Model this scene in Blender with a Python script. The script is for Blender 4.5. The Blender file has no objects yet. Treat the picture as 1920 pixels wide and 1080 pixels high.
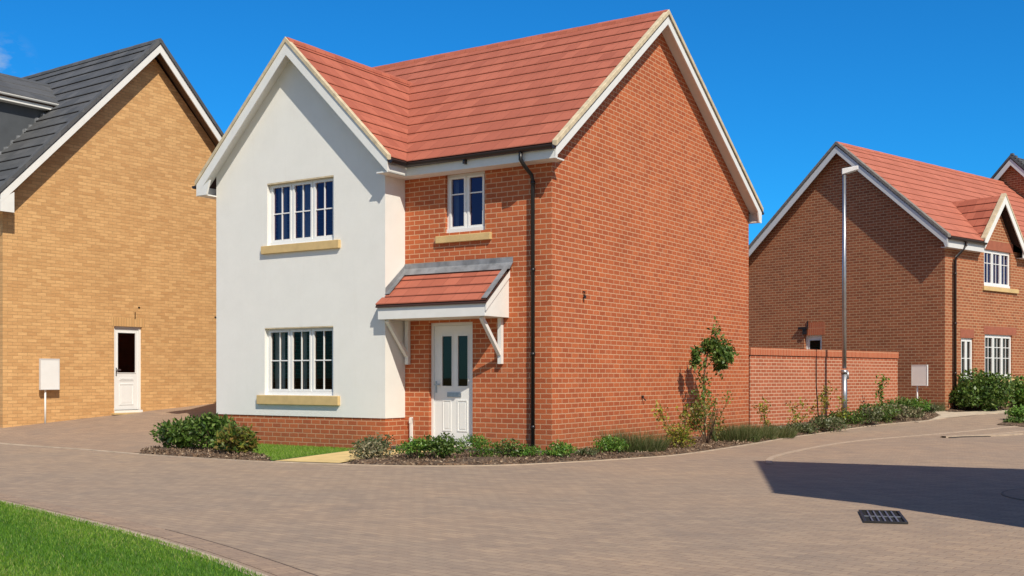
import bpy, bmesh, math, random
import numpy as np
from mathutils import Vector, Matrix
R_ = math.radians
scn = bpy.context.scene
COL = scn.collection
F, CX, YH, CH = 2066.0, 960.0, 706.0, 1.4

# ------------------------------------------------------------------ terrain
def sp(t):
    t = t*2
    return t/2 if t > 30 else math.log1p(math.exp(t))/2
def g(X, Y):
    a = max(0.0, min(1.0, (X+8)/8)); a = a*a*(3-2*a)
    k = 0.09*(1-a)+0.062*a
    return k*(sp(Y-(22.3*(1-a)+27*a))-sp(Y-42))

# ------------------------------------------------------------------ materials
def new_mat(name):
    m = bpy.data.materials.new(name); m.use_nodes = True
    nt = m.node_tree
    for n in list(nt.nodes): nt.nodes.remove(n)
    out = nt.nodes.new('ShaderNodeOutputMaterial')
    b = nt.nodes.new('ShaderNodeBsdfPrincipled')
    nt.links.new(b.outputs[0], out.inputs[0])
    return m, nt, b, out
def N(nt, t, **kw):
    n = nt.nodes.new(t)
    for k, v in kw.items():
        if k in n.inputs: n.inputs[k].default_value = v
        else: setattr(n, k, v)
    return n
def rgb(c): return (c[0], c[1], c[2], 1)
def mixc(nt, a, b, fac, mode='MIX'):
    m = nt.nodes.new('ShaderNodeMix'); m.data_type = 'RGBA'; m.blend_type = mode
    for sock, v in ((m.inputs[0], fac), (m.inputs[6], a), (m.inputs[7], b)):
        if isinstance(v, bpy.types.NodeSocket): nt.links.new(v, sock)
        elif isinstance(v, (int, float)): sock.default_value = v
        else: sock.default_value = rgb(v)
    return m.outputs[2]
def mrange(nt, v, a, b, c, d):
    m = nt.nodes.new('ShaderNodeMapRange')
    nt.links.new(v, m.inputs[0])
    for i, x in enumerate((a, b, c, d)): m.inputs[1+i].default_value = x
    return m.outputs[0]
def noise(nt, vec, scale, detail=3, rough=.55, out=0, stretch=None):
    if stretch:
        mp = N(nt, 'ShaderNodeMapping'); mp.inputs['Scale'].default_value = stretch
        nt.links.new(vec, mp.inputs[0]); vec = mp.outputs[0]
    n = N(nt, 'ShaderNodeTexNoise'); n.inputs['Scale'].default_value = scale
    n.inputs['Detail'].default_value = detail; n.inputs['Roughness'].default_value = rough
    nt.links.new(vec, n.inputs['Vector'])
    return n.outputs[out]
def bump(nt, b, h, strength=.4, dist=.01):
    bp = N(nt, 'ShaderNodeBump'); bp.inputs['Strength'].default_value = strength
    bp.inputs['Distance'].default_value = dist
    nt.links.new(h, bp.inputs['Height']); nt.links.new(bp.outputs[0], b.inputs['Normal'])

def plain(name, c, rough=.5, metal=0, var=.08, scale=6, bumpy=0, spec=.5, dirt=None):
    m, nt, b, o = new_mat(name)
    tc = N(nt, 'ShaderNodeTexCoord').outputs['Object']
    n = noise(nt, tc, scale, 5)
    lo = tuple(x*(1-var) for x in c); hi = tuple(min(1, x*(1+var)) for x in c)
    col = mixc(nt, lo, hi, mrange(nt, n, .3, .7, 0, 1))
    if dirt:
        n2 = noise(nt, tc, 1.7, 6, .7)
        col = mixc(nt, col, dirt[0], mrange(nt, n2, .45, .85, 0, dirt[1]))
    nt.links.new(col, b.inputs['Base Color'])
    b.inputs['Roughness'].default_value = rough; b.inputs['Metallic'].default_value = metal
    b.inputs['Specular IOR Level'].default_value = spec
    if bumpy: bump(nt, b, noise(nt, tc, 60, 4), bumpy, .004)
    return m

def brick(name, c1, c2, mortar, bw=.236, bh=.0915, ms=.011, bias=0., patch=.25, off=.5, rough=.85, streak=0., wob=.006, dirt=0.):
    m, nt, b, o = new_mat(name)
    uv = N(nt, 'ShaderNodeUVMap').outputs[0]
    nv = noise(nt, uv, 5, 3, .6, 1)
    sub = N(nt, 'ShaderNodeVectorMath', operation='SUBTRACT'); nt.links.new(nv, sub.inputs[0]); sub.inputs[1].default_value = (.5, .5, .5)
    sc = N(nt, 'ShaderNodeVectorMath', operation='SCALE'); nt.links.new(sub.outputs[0], sc.inputs[0]); sc.inputs[3].default_value = wob*2
    ad = N(nt, 'ShaderNodeVectorMath', operation='ADD'); nt.links.new(uv, ad.inputs[0]); nt.links.new(sc.outputs[0], ad.inputs[1])
    vec = ad.outputs[0]
    t = N(nt, 'ShaderNodeTexBrick'); nt.links.new(vec, t.inputs['Vector'])
    t.offset = off; t.inputs['Scale'].default_value = 1
    t.inputs['Color1'].default_value = rgb(c1); t.inputs['Color2'].default_value = rgb(c2)
    t.inputs['Mortar'].default_value = rgb(mortar); t.inputs['Mortar Size'].default_value = ms
    t.inputs['Mortar Smooth'].default_value = .35; t.inputs['Bias'].default_value = bias
    t.inputs['Brick Width'].default_value = bw; t.inputs['Row Height'].default_value = bh
    col = t.outputs['Color']
    big = noise(nt, uv, .9, 5, .65)
    col = mixc(nt, col, mixc(nt, (.62, .6, .6), (1.0, 1.0, 1.0), mrange(nt, big, .3, .65, 0, 1)), patch, 'MULTIPLY')
    fine = noise(nt, uv, 30, 5, .7, 0, (1, 2.2, 1))
    col = mixc(nt, col, mixc(nt, (.7, .68, .66), (1.15, 1.15, 1.15), mrange(nt, fine, .25, .75, 0, 1)), .45, 'MULTIPLY')
    if streak:
        s = noise(nt, uv, 4.5, 6, .8, 0, (1.0, 7, 1))
        col = mixc(nt, col, mixc(nt, (.5, .42, .34), (1.25, 1.22, 1.15), mrange(nt, s, .3, .7, 0, 1)), streak, 'MULTIPLY')
    if dirt:   # soil splash at the foot of the wall, salts in loose patches
        sx_ = N(nt, 'ShaderNodeSeparateXYZ'); nt.links.new(uv, sx_.inputs[0])
        nz = noise(nt, uv, 3.5, 5, .7)
        low = N(nt, 'ShaderNodeMath', operation='MULTIPLY'); nt.links.new(mrange(nt, sx_.outputs[1], 0, .75, 1, 0), low.inputs[0]); nt.links.new(mrange(nt, nz, .3, .7, .2, 1), low.inputs[1])
        col = mixc(nt, col, (.20, .12, .07), mrange(nt, low.outputs[0], 0, 1, 0, dirt))
        sal = noise(nt, uv, 1.6, 7, .75, 0, (1, 1.5, 1))
        col = mixc(nt, col, (.66, .42, .28), mrange(nt, sal, .58, .8, 0, dirt*.7))
    nt.links.new(col, b.inputs['Base Color']); b.inputs['Roughness'].default_value = rough
    b.inputs['Specular IOR Level'].default_value = .25
    h = N(nt, 'ShaderNodeMath', operation='SUBTRACT'); nt.links.new(fine, h.inputs[0]); nt.links.new(t.outputs['Fac'], h.inputs[1])
    bump(nt, b, h.outputs[0], .5, .006)
    return m

def tiles(name, c1, c2, rough=.8, patch=.35):
    m, nt, b, o = new_mat(name)
    uv = N(nt, 'ShaderNodeUVMap').outputs[0]
    t = N(nt, 'ShaderNodeTexBrick'); nt.links.new(uv, t.inputs['Vector'])
    t.inputs['Scale'].default_value = 1; t.inputs['Color1'].default_value = rgb(c1); t.inputs['Color2'].default_value = rgb(c2)
    t.inputs['Mortar'].default_value = rgb(tuple(x*.5 for x in c1)); t.inputs['Mortar Size'].default_value = .004
    t.inputs['Brick Width'].default_value = .30; t.inputs['Row Height'].default_value = .45
    n = noise(nt, uv, 1.3, 6, .7)
    col = mixc(nt, t.outputs['Color'], mixc(nt, (.7, .68, .66), (1.1, 1.1, 1.1), mrange(nt, n, .3, .7, 0, 1)), patch, 'MULTIPLY')
    n2 = noise(nt, uv, 45, 4, .7)
    col = mixc(nt, col, mixc(nt, (.75, .75, .75), (1.1, 1.1, 1.1), mrange(nt, n2, .3, .7, 0, 1)), .4, 'MULTIPLY')
    n3 = noise(nt, uv, 11, 5, .8)
    col = mixc(nt, col, tuple(min(1, x*1.25+.05) for x in c1), mrange(nt, n3, .62, .8, 0, .4))
    n4 = noise(nt, uv, 2.6, 7, .8, 0, (1, .5, 1))
    col = mixc(nt, col, tuple(x*.55+.01 for x in c1), mrange(nt, n4, .55, .75, 0, .4))
    nt.links.new(col, b.inputs['Base Color']); b.inputs['Roughness'].default_value = rough
    b.inputs['Specular IOR Level'].default_value = .3
    bump(nt, b, n2, .3, .004)
    return m

def leafmat(name, cols, rough=.45, trans=.3):
    m, nt, b, o = new_mat(name)
    gi = N(nt, 'ShaderNodeNewGeometry').outputs['Random Per Island']
    r = N(nt, 'ShaderNodeValToRGB'); nt.links.new(gi, r.inputs[0])
    el = r.color_ramp.elements
    el[0].color = rgb(cols[0]); el[0].position = 0
    el[1].color = rgb(cols[-1]); el[1].position = 1
    for i, c in enumerate(cols[1:-1]):
        e = el.new((i+1)/(len(cols)-1)); e.color = rgb(c)
    nt.links.new(r.outputs[0], b.inputs['Base Color']); b.inputs['Roughness'].default_value = rough
    tr = N(nt, 'ShaderNodeBsdfTranslucent'); nt.links.new(r.outputs[0], tr.inputs[0])
    mx = N(nt, 'ShaderNodeMixShader'); mx.inputs[0].default_value = trans
    nt.links.new(b.outputs[0], mx.inputs[1]); nt.links.new(tr.outputs[0], mx.inputs[2])
    nt.links.new(mx.outputs[0], o.inputs[0])
    return m

def glassmat(name, tint, refl=1.0, ior=1.6):
    m, nt, b, o = new_mat(name)
    nt.nodes.remove(b)
    t = N(nt, 'ShaderNodeBsdfTransparent'); t.inputs[0].default_value = rgb(tint)
    gl = N(nt, 'ShaderNodeBsdfGlossy'); gl.inputs['Roughness'].default_value = .01
    gl.inputs[0].default_value = rgb(refl) if isinstance(refl, tuple) else (refl, refl, refl, 1)
    tc = N(nt, 'ShaderNodeTexCoord').outputs['Object']
    bp = N(nt, 'ShaderNodeBump'); bp.inputs['Strength'].default_value = .03; bp.inputs['Distance'].default_value = .01
    nt.links.new(noise(nt, tc, 2.2, 2), bp.inputs['Height']); nt.links.new(bp.outputs[0], gl.inputs['Normal'])
    fr = N(nt, 'ShaderNodeFresnel'); fr.inputs[0].default_value = ior
    mx = N(nt, 'ShaderNodeMixShader'); nt.links.new(fr.outputs[0], mx.inputs[0])
    nt.links.new(t.outputs[0], mx.inputs[1]); nt.links.new(gl.outputs[0], mx.inputs[2])
    nt.links.new(mx.outputs[0], o.inputs[0])
    return m

M = {}
M['brick_main'] = brick('red_brick', (.54, .145, .054), (.41, .10, .04), (.64, .38, .23), ms=.0095, dirt=.5)
M['brick_wall'] = brick('garden_brick', (.47, .145, .075), (.38, .11, .055), (.64, .42, .29), ms=.011, bh=.088)
M['brick_right'] = brick('russet_brick', (.41, .14, .065), (.29, .095, .045), (.56, .36, .21), bw=.24, bh=.088, ms=.0105)
M['brick_left'] = brick('buff_brick', (.78, .485, .225), (.62, .355, .155), (.50, .31, .15), bh=.078, ms=.006, streak=.45, patch=.2)
M['brick_soldier'] = brick('soldier_brick', (.50, .14, .065), (.43, .11, .05), (.62, .38, .24), bw=.075, bh=.3, ms=.007, off=0)
M['brick_soldier_buff'] = brick('buff_soldier', (.70, .43, .19), (.62, .36, .15), (.40, .24, .11), bw=.075, bh=.5, ms=.006, off=0)
def rendermat():
    m, nt, b, o = new_mat('pale_render')
    tc = N(nt, 'ShaderNodeTexCoord').outputs['Object']
    col = mixc(nt, (.80, .795, .765), (.845, .84, .81), mrange(nt, noise(nt, tc, 2.1, 6, .7), .3, .7, 0, 1))
    run = noise(nt, tc, 6, 5, .7, 0, (1, 1, .12))
    col = mixc(nt, col, (.66, .64, .59), mrange(nt, run, .55, .8, 0, .16))
    grain = noise(nt, tc, 140, 3, .8)
    col = mixc(nt, col, mixc(nt, (.92, .92, .92), (1, 1, 1), mrange(nt, grain, .35, .6, 0, 1)), .6, 'MULTIPLY')
    nt.links.new(col, b.inputs['Base Color']); b.inputs['Roughness'].default_value = .95; b.inputs['Specular IOR Level'].default_value = .2
    h = N(nt, 'ShaderNodeMath', operation='ADD'); nt.links.new(grain, h.inputs[0]); nt.links.new(noise(nt, tc, 3, 3), h.inputs[1])
    bump(nt, b, h.outputs[0], .5, .008)
    return m
M['render'] = rendermat()
M['white'] = plain('white_upvc', (.80, .80, .79), .35, var=.02)
M['whitepaint'] = plain('white_paint', (.78, .78, .76), .5, var=.03, dirt=((.6, .58, .53), .15))
M['greywhite'] = plain('offwhite_paint', (.66, .66, .66), .5, var=.03)
M['cream'] = plain('cream_verge', (.60, .50, .34), .8, var=.2, scale=9, dirt=((.36, .31, .22), .45))
M['stone'] = plain('buff_stone', (.60, .43, .20), .85, var=.1, scale=5, bumpy=.3)
M['tile_red'] = tiles('red_tile', (.49, .15, .094), (.39, .112, .07))
M['tile_pink'] = tiles('pink_red_tile', (.53, .175, .115), (.45, .145, .095))
M['tile_grey'] = tiles('grey_tile', (.125, .128, .135), (.085, .09, .098), .7, .6)
M['greyclad'] = plain('grey_cladding', (.07, .078, .09), .7, var=.15, scale=2)
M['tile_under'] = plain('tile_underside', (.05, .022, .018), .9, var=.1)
M['black'] = plain('black_plastic', (.012, .011, .012), .35, var=.1)
M['brownblack'] = plain('brown_black_plastic', (.022, .014, .013), .3, var=.1)
M['lead'] = plain('lead_sheet', (.20, .21, .23), .55, var=.35, scale=5, dirt=((.42, .43, .44), .5))
M['metal'] = plain('galvanised_steel', (.42, .43, .45), .38, .85, var=.12, scale=10)
M['lampwhite'] = plain('lamp_white', (.72, .72, .72), .4)
M['iron'] = plain('cast_iron', (.035, .033, .033), .55, .4, var=.3)
M['darkhole'] = plain('dark_hole', (.006, .006, .006), .9)
M['terracotta'] = plain('terracotta_lintel', (.33, .105, .06), .85, var=.12)
M['curtain'] = plain('net_curtain', (.50, .54, .54), .9, var=.1)
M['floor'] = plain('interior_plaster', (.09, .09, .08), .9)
M['glass'] = glassmat('window_glass', (.80, .80, .76), (.80, .52, .40), 1.42)
M['glass_up'] = glassmat('window_glass_upper', (.62, .68, .80), (.75, .50, .80), 1.85)
M['glass_door'] = glassmat('door_glass', (.60, .60, .56), (.9, .62, .52), 1.7)
M['joint'] = plain('sand_joint', (.21, .155, .115), .9)
M['band'] = plain('pale_paving_band', (.43, .335, .25), .9, var=.2, scale=6, bumpy=.2, dirt=((.34, .26, .19), .6))
M['concrete'] = plain('pale_concrete', (.55, .46, .35), .9, var=.15, scale=3, bumpy=.2, dirt=((.25, .2, .15), .5))
M['kerb'] = plain('kerb_stone', (.50, .40, .30), .9, var=.22, scale=4, bumpy=.2, dirt=((.2, .16, .12), .5))
M['path'] = plain('buff_paving', (.68, .50, .22), .9, var=.12, scale=3, bumpy=.2, dirt=((.35, .25, .12), .4))
M['stem'] = plain('stem_bark', (.10, .06, .035), .9, var=.3)
M['greenstem'] = plain('green_stem', (.10, .13, .04), .8, var=.3)
M['leaf_dark'] = leafmat('leaf_dark', [(.035, .07, .012), (.065, .135, .02), (.11, .20, .03), (.23, .30, .08)])
M['leaf_mid'] = leafmat('leaf_mid', [(.045, .12, .014), (.09, .22, .025), (.15, .30, .04), (.25, .34, .06)])
M['leaf_yellow'] = leafmat('leaf_yellow', [(.10, .15, .014), (.22, .28, .025), (.38, .38, .04), (.32, .16, .05), (.15, .23, .03)])
M['leaf_bronze'] = leafmat('leaf_bronze', [(.03, .08, .012), (.10, .15, .02), (.20, .22, .03), (.28, .17, .05), (.05, .12, .02)])
M['chips'] = leafmat('bark_chips', [(.05, .028, .016), (.12, .07, .04), (.22, .14, .085), (.40, .31, .22)], .9, 0)
M['leaf_olive'] = leafmat('leaf_olive', [(.04, .06, .02), (.08, .11, .035), (.14, .17, .07), (.28, .27, .17)])
M['leaf_pale'] = leafmat('leaf_pale', [(.06, .08, .03), (.13, .15, .06), (.33, .29, .17), (.40, .35, .22)])
M['grassblade'] = leafmat('grass_blade', [(.10, .22, .010), (.15, .30, .014), (.20, .37, .02), (.27, .41, .05), (.38, .38, .14)], .6, .35)
M['grassblade_dark'] = leafmat('grass_blade_dark', [(.05, .155, .006), (.08, .215, .009), (.11, .27, .014), (.16, .31, .03)], .6, .35)
M['drygrass'] = leafmat('wild_grass', [(.05, .08, .02), (.09, .13, .03), (.20, .19, .09), (.12, .16, .04)], .6, .35)

def soilmat():
    m, nt, b, o = new_mat('bark_mulch')
    tc = N(nt, 'ShaderNodeTexCoord').outputs['Object']
    v = N(nt, 'ShaderNodeTexVoronoi'); v.inputs['Scale'].default_value = 28; nt.links.new(tc, v.inputs['Vector'])
    n = noise(nt, tc, 3, 5)
    col = mixc(nt, (.065, .038, .022), (.20, .12, .07), mrange(nt, n, .3, .7, 0, 1))
    sepr = N(nt, 'ShaderNodeSeparateColor'); nt.links.new(v.outputs['Color'], sepr.inputs[0])
    col = mixc(nt, col, (.30, .22, .15), mrange(nt, sepr.outputs[0], .55, 1, 0, .8))
    col = mixc(nt, col, (.02, .013, .009), mrange(nt, sepr.outputs[1], .6, .9, 0, .8))
    nt.links.new(col, b.inputs['Base Color']); b.inputs['Roughness'].default_value = .95
    bump(nt, b, v.outputs['Distance'], .9, .03)
    return m
M['soil'] = soilmat()

def pavingmat(name, rot, tint=(1, 1, 1)):
    m, nt, b, o = new_mat(name)
    tc = N(nt, 'ShaderNodeTexCoord').outputs['Object']
    mp = N(nt, 'ShaderNodeMapping'); mp.inputs['Rotation'].default_value = (0, 0, rot); nt.links.new(tc, mp.inputs[0])
    v = mp.outputs[0]
    t = N(nt, 'ShaderNodeTexBrick'); nt.links.new(v, t.inputs['Vector'])
    t.inputs['Scale'].default_value = 1
    t.inputs['Color1'].default_value = rgb((.41*tint[0], .312*tint[1], .228*tint[2])); t.inputs['Color2'].default_value = rgb((.34*tint[0], .26*tint[1], .198*tint[2]))
    t.inputs['Mortar'].default_value = rgb((.27, .195, .15)); t.inputs['Mortar Size'].default_value = .006; t.inputs['Mortar Smooth'].default_value = .5
    t.inputs['Brick Width'].default_value = .2; t.inputs['Row Height'].default_value = .1
    n1 = noise(nt, tc, .35, 5, .6)
    col = mixc(nt, t.outputs['Color'], mixc(nt, (.84, .86, .90), (1.10, 1.03, .96), mrange(nt, n1, .35, .65, 0, 1)), .55, 'MULTIPLY')
    n2 = noise(nt, tc, 3.4, 6, .8, 0, (.6, 1.4, 1))
    col = mixc(nt, col, mixc(nt, (.70, .72, .76), (1.2, 1.16, 1.1), mrange(nt, n2, .34, .66, 0, 1)), .55, 'MULTIPLY')
    n3 = noise(nt, tc, 60, 3, .7)
    col = mixc(nt, col, mixc(nt, (.8, .8, .8), (1.15, 1.15, 1.15), mrange(nt, n3, .3, .7, 0, 1)), .5, 'MULTIPLY')
    n5 = noise(nt, tc, .9, 4, .6, 0, (1, .35, 1))
    col = mixc(nt, col, (.22, .18, .155), mrange(nt, n5, .56, .75, 0, .45))
    n4 = noise(nt, tc, 7, 4, .8)
    col = mixc(nt, col, (.50, .40, .30), mrange(nt, n4, .66, .78, 0, .25))
    nt.links.new(col, b.inputs['Base Color']); b.inputs['Roughness'].default_value = .85
    b.inputs['Specular IOR Level'].default_value = .3
    h = N(nt, 'ShaderNodeMath', operation='SUBTRACT'); nt.links.new(n3, h.inputs[0]); nt.links.new(t.outputs['Fac'], h.inputs[1])
    bump(nt, b, h.outputs[0], .35, .006)
    return m
M['paving'] = pavingmat('block_paving', R_(40))
M['paving2'] = pavingmat('drive_paving', R_(-35), (.97, .93, .92))

def turfmat(name, a, bb):
    m, nt, b, o = new_mat(name)
    tc = N(nt, 'ShaderNodeTexCoord').outputs['Object']
    n = noise(nt, tc, 25, 5, .8)
    col = mixc(nt, a, bb, mrange(nt, n, .3, .7, 0, 1))
    n2 = noise(nt, tc, 1.2, 4)
    col = mixc(nt, col, tuple(x*.75 for x in a), mrange(nt, n2, .5, .7, 0, .6))
    nt.links.new(col, b.inputs['Base Color']); b.inputs['Roughness'].default_value = .95
    bump(nt, b, n, .8, .03)
    return m
M['turf'] = turfmat('turf_soil', (.06, .15, .01), (.09, .20, .015))
M['field'] = turfmat('field', (.07, .09, .03), (.10, .12, .04))

# ------------------------------------------------------------------ mesh builder
class MB:
    def __init__(s): s.v = []; s.f = []; s.mi = []; s.cuts = []
    def cut(s): s.cuts.append((len(s.v), len(s.f)))
    def poly(s, pts, mi=0):
        b = len(s.v); s.v += [tuple(p) for p in pts]; s.f.append(list(range(b, b+len(pts)))); s.mi.append(mi)
    def box(s, x0, x1, y0, y1, z0, z1, mi=0):
        P = [(x, y, z) for x in (x0, x1) for y in (y0, y1) for z in (z0, z1)]
        for q in ((0, 1, 3, 2), (4, 6, 7, 5), (0, 4, 5, 1), (2, 3, 7, 6), (0, 2, 6, 4), (1, 5, 7, 3)):
            s.poly([P[i] for i in q], mi)
    def prism(s, pts, vec, mi=0):
        pts = [Vector(p) for p in pts]; vec = Vector(vec)
        q = [p+vec for p in pts]; n = len(pts)
        nrm = Vector((0, 0, 0))
        for i in range(n): nrm += pts[i].cross(pts[(i+1) % n])
        if nrm.dot(vec) > 0: s.poly(pts[::-1], mi); s.poly(q, mi); fl = False
        else: s.poly(pts, mi); s.poly(q[::-1], mi); fl = True
        for i in range(n):
            j = (i+1) % n
            a = [pts[i], pts[j], q[j], q[i]]
            s.poly(a[::-1] if fl else a, mi)
    def tube(s, pts, r, n=8, r2=None, cap=True, mi=0):
        pts = [Vector(p) for p in pts]; rings = []
        m = len(pts)
        for i, p in enumerate(pts):
            d = (pts[min(i+1, m-1)]-pts[max(i-1, 0)]).normalized()
            a = d.orthogonal().normalized() if abs(d.z) < .9 else Vector((1, 0, 0))
            a = (a-d*a.dot(d)).normalized(); b = d.cross(a)
            rr = r if r2 is None else r+(r2-r)*i/(m-1)
            rings.append([p+a*math.cos(t)*rr+b*math.sin(t)*rr for t in [2*math.pi*k/n for k in range(n)]])
        for i in range(m-1):
            for k in range(n):
                l = (k+1) % n
                s.poly([rings[i][k], rings[i][l], rings[i+1][l], rings[i+1][k]], mi)
        if cap: s.poly(rings[0][::-1], mi); s.poly(rings[-1], mi)
    def beam(s, p0, p1, w, h, mi=0):   # rectangular bar, w horizontal, h in the vertical plane
        p0 = Vector(p0); p1 = Vector(p1); d = (p1-p0).normalized()
        a = d.cross(Vector((0, 0, 1)))
        a = a.normalized() if a.length > 1e-4 else Vector((1, 0, 0))
        b = a.cross(d)
        c = [p0+a*i*w/2+b*j*h/2 for i, j in ((-1, -1), (1, -1), (1, 1), (-1, 1))]
        s.prism(c, p1-p0, mi)
    def build(s, name, mat, parent=None, smooth=False, bevel=0, loc=None):
        if s.cuts:
            C = [(0, 0)]+s.cuts+[(len(s.v), len(s.f))]; out = None
            for (v0, f0), (v1, f1) in zip(C[:-1], C[1:]):
                if f1 == f0: continue
                q = MB(); q.v = s.v[v0:v1]; q.f = [[i-v0 for i in f] for f in s.f[f0:f1]]; q.mi = s.mi[f0:f1]
                out = q.build(name, mat, parent, smooth, bevel, loc)
            return out
        me = bpy.data.meshes.new(name)
        me.from_pydata(s.v, [], s.f)
        for mm in (mat if isinstance(mat, (list, tuple)) else [mat]): me.materials.append(mm)
        if max(s.mi) > 0: me.polygons.foreach_set('material_index', s.mi)
        uv = me.uv_layers.new(name='UVMap')
        data = uv.data
        for p in me.polygons:
            n = p.normal
            if abs(n.z) > .97: t = Vector((1, 0, 0)); b = Vector((0, 1, 0))
            else:
                t = Vector((0, 0, 1)).cross(n).normalized(); b = n.cross(t)
            for li in p.loop_indices:
                co = me.vertices[me.loops[li].vertex_index].co
                data[li].uv = (co.dot(t), co.dot(b) if abs(n.z) > .05 else co.z)
        if smooth:
            bm = bmesh.new(); bm.from_mesh(me); bmesh.ops.remove_doubles(bm, verts=bm.verts, dist=1e-5)
            for f in bm.faces: f.smooth = len(f.verts) <= 4
            bm.to_mesh(me); bm.free()
        if bevel:
            bm = bmesh.new(); bm.from_mesh(me); bmesh.ops.remove_doubles(bm, verts=bm.verts, dist=1e-5)
            bmesh.ops.bevel(bm, geom=[e for e in bm.edges if len(e.link_faces) == 2 and e.calc_face_angle(0) > .5], offset=bevel, segments=1, affect='EDGES')
            bm.to_mesh(me); bm.free()
        me.update()
        o = bpy.data.objects.new(name, me); COL.objects.link(o)
        if parent: o.parent = parent
        if loc: o.location = loc
        return o

def tag(o, label, cat, group=None, kind=None):
    if label: o['label'] = label
    if cat: o['category'] = cat
    if group: o['group'] = group
    if kind: o['kind'] = kind
    return o
def empty(name, loc, rz, label, cat, group=None):
    o = bpy.data.objects.new(name, None); COL.objects.link(o)
    o.location = loc; o.rotation_euler = (0, 0, rz); o.empty_display_size = .3
    return tag(o, label, cat, group)

# wall frame: u along wall (left to right seen from outside), d outward, z up
class WF:
    def __init__(s, px, py, tx, ty): s.p = (px, py); s.t = (tx, ty); s.n = (ty, -tx)
    def P(s, u, z, d=0.): return (s.p[0]+u*s.t[0]+d*s.n[0], s.p[1]+u*s.t[1]+d*s.n[1], z)
    def box(s, mb, u0, u1, z0, z1, d0, d1, mi=0):
        a = s.P(u0, z0, d0); b = s.P(u1, z1, d1)
        mb.box(min(a[0], b[0]), max(a[0], b[0]), min(a[1], b[1]), max(a[1], b[1]), min(z0, z1), max(z0, z1), mi)
    def wall(s, mb, u0, u1, z0, z1, holes=(), rev=.1, mi=0):
        us = sorted({u0, u1, *[h[0] for h in holes], *[h[1] for h in holes]})
        zs = sorted({z0, z1, *[h[2] for h in holes], *[h[3] for h in holes]})
        for i in range(len(us)-1):
            for j in range(len(zs)-1):
                cu = (us[i]+us[i+1])/2; cz = (zs[j]+zs[j+1])/2
                if any(h[0] < cu < h[1] and h[2] < cz < h[3] for h in holes): continue
                mb.poly([s.P(us[i], zs[j]), s.P(us[i+1], zs[j]), s.P(us[i+1], zs[j+1]), s.P(us[i], zs[j+1])], mi)
        for a, b, c, d in holes:
            P = s.P
            mb.poly([P(a, c), P(a, d), P(a, d, -rev), P(a, c, -rev)], mi)
            mb.poly([P(b, c), P(b, c, -rev), P(b, d, -rev), P(b, d)], mi)
            mb.poly([P(a, c), P(a, c, -rev), P(b, c, -rev), P(b, c)], mi)
            mb.poly([P(a, d), P(b, d), P(b, d, -rev), P(a, d, -rev)], mi)
    def profile(s, mb, pts, d0, d1, mi=0):   # polygon in (u,z) extruded from d0 to d1
        a = [s.P(u, z, d0) for u, z in pts]
        v = Vector(s.P(0, 0, d1))-Vector(s.P(0, 0, d0))
        mb.prism(a, v, mi)

def window(par, w, u0, u1, z0, z1, lights, cols, rows, glass, frame='white', sill=None, curtain=(), rowpos=None, rec=.085, fw=.05, label=None):
    mb = MB(); d0 = -rec-.06; d1 = -rec
    w.box(mb, u0, u1, z0, z0+.075, d0, d1+.03)
    w.box(mb, u0, u1, z1-fw, z1, d0, d1)
    w.box(mb, u0, u0+fw, z0+.075, z1-fw, d0, d1); w.box(mb, u1-fw, u1, z0+.075, z1-fw, d0, d1)
    L = (u1-u0-2*fw)/lights; zb = z0+.075; zt = z1-fw
    for i in range(1, lights):
        c = u0+fw+L*i; w.box(mb, c-.018, c+.018, zb, zt, d0, d1)
    win = mb.build('window', M[frame], par)
    if label: win['label'] = label
    gl = MB(); e = .003
    for i in range(lights):
        a = u0+fw+L*i+(.018 if i else 0)+e; b = u0+fw+L*(i+1)-(.018 if i < lights-1 else 0)-e
        sb = MB(); s_ = .042
        da, db = d0+.01, d1+.012
        w.box(sb, a, b, zb+e, zb+s_, da, db); w.box(sb, a, b, zt-s_, zt-e, da, db)
        w.box(sb, a, a+s_, zb+s_, zt-s_, da, db); w.box(sb, b-s_, b, zb+s_, zt-s_, da, db)
        ga, gb, gc, gd = a+s_, b-s_, zb+s_, zt-s_
        for k in range(1, cols):
            c = ga+(gb-ga)*k/cols; w.box(sb, c-.011, c+.011, gc, gd, d0+.02, d1-.004)
        rp = rowpos or [k/rows for k in range(1, rows)]
        for q in rp:
            c = gc+(gd-gc)*q
            for k in range(cols):
                xa = ga+(gb-ga)*k/cols+(.011 if k else 0); xb = ga+(gb-ga)*(k+1)/cols-(.011 if k < cols-1 else 0)
                w.box(sb, xa, xb, c-.011, c+.011, d0+.02, d1-.005)
        sb.build('sash', M[frame], win)
        gl.poly([w.P(ga-.004, gc-.004, d0+.034), w.P(gb+.004, gc-.004, d0+.034), w.P(gb+.004, gd+.004, d0+.034), w.P(ga-.004, gd+.004, d0+.034)])
    gl.build('pane', M[glass], win)
    if sill:
        a, b, c, d = sill; sb = MB(); w.box(sb, a, b, c, d, -.03, .065); sb.build('sill', M['stone'], win, bevel=.008)
    for ca, cb in curtain:
        cm = MB(); n = max(6, int((cb-ca)*30)); pr = None
        for k in range(n+1):
            u = ca+(cb-ca)*k/n; dd = d0-.10+.025*math.sin(k*1.9)
            cu = (w.P(u, zb, dd), w.P(u, zt, dd))
            if pr: cm.poly([pr[0], cu[0], cu[1], pr[1]])
            pr = cu
        cm.build('curtain', M['curtain'], win, smooth=True)
    return win

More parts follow.
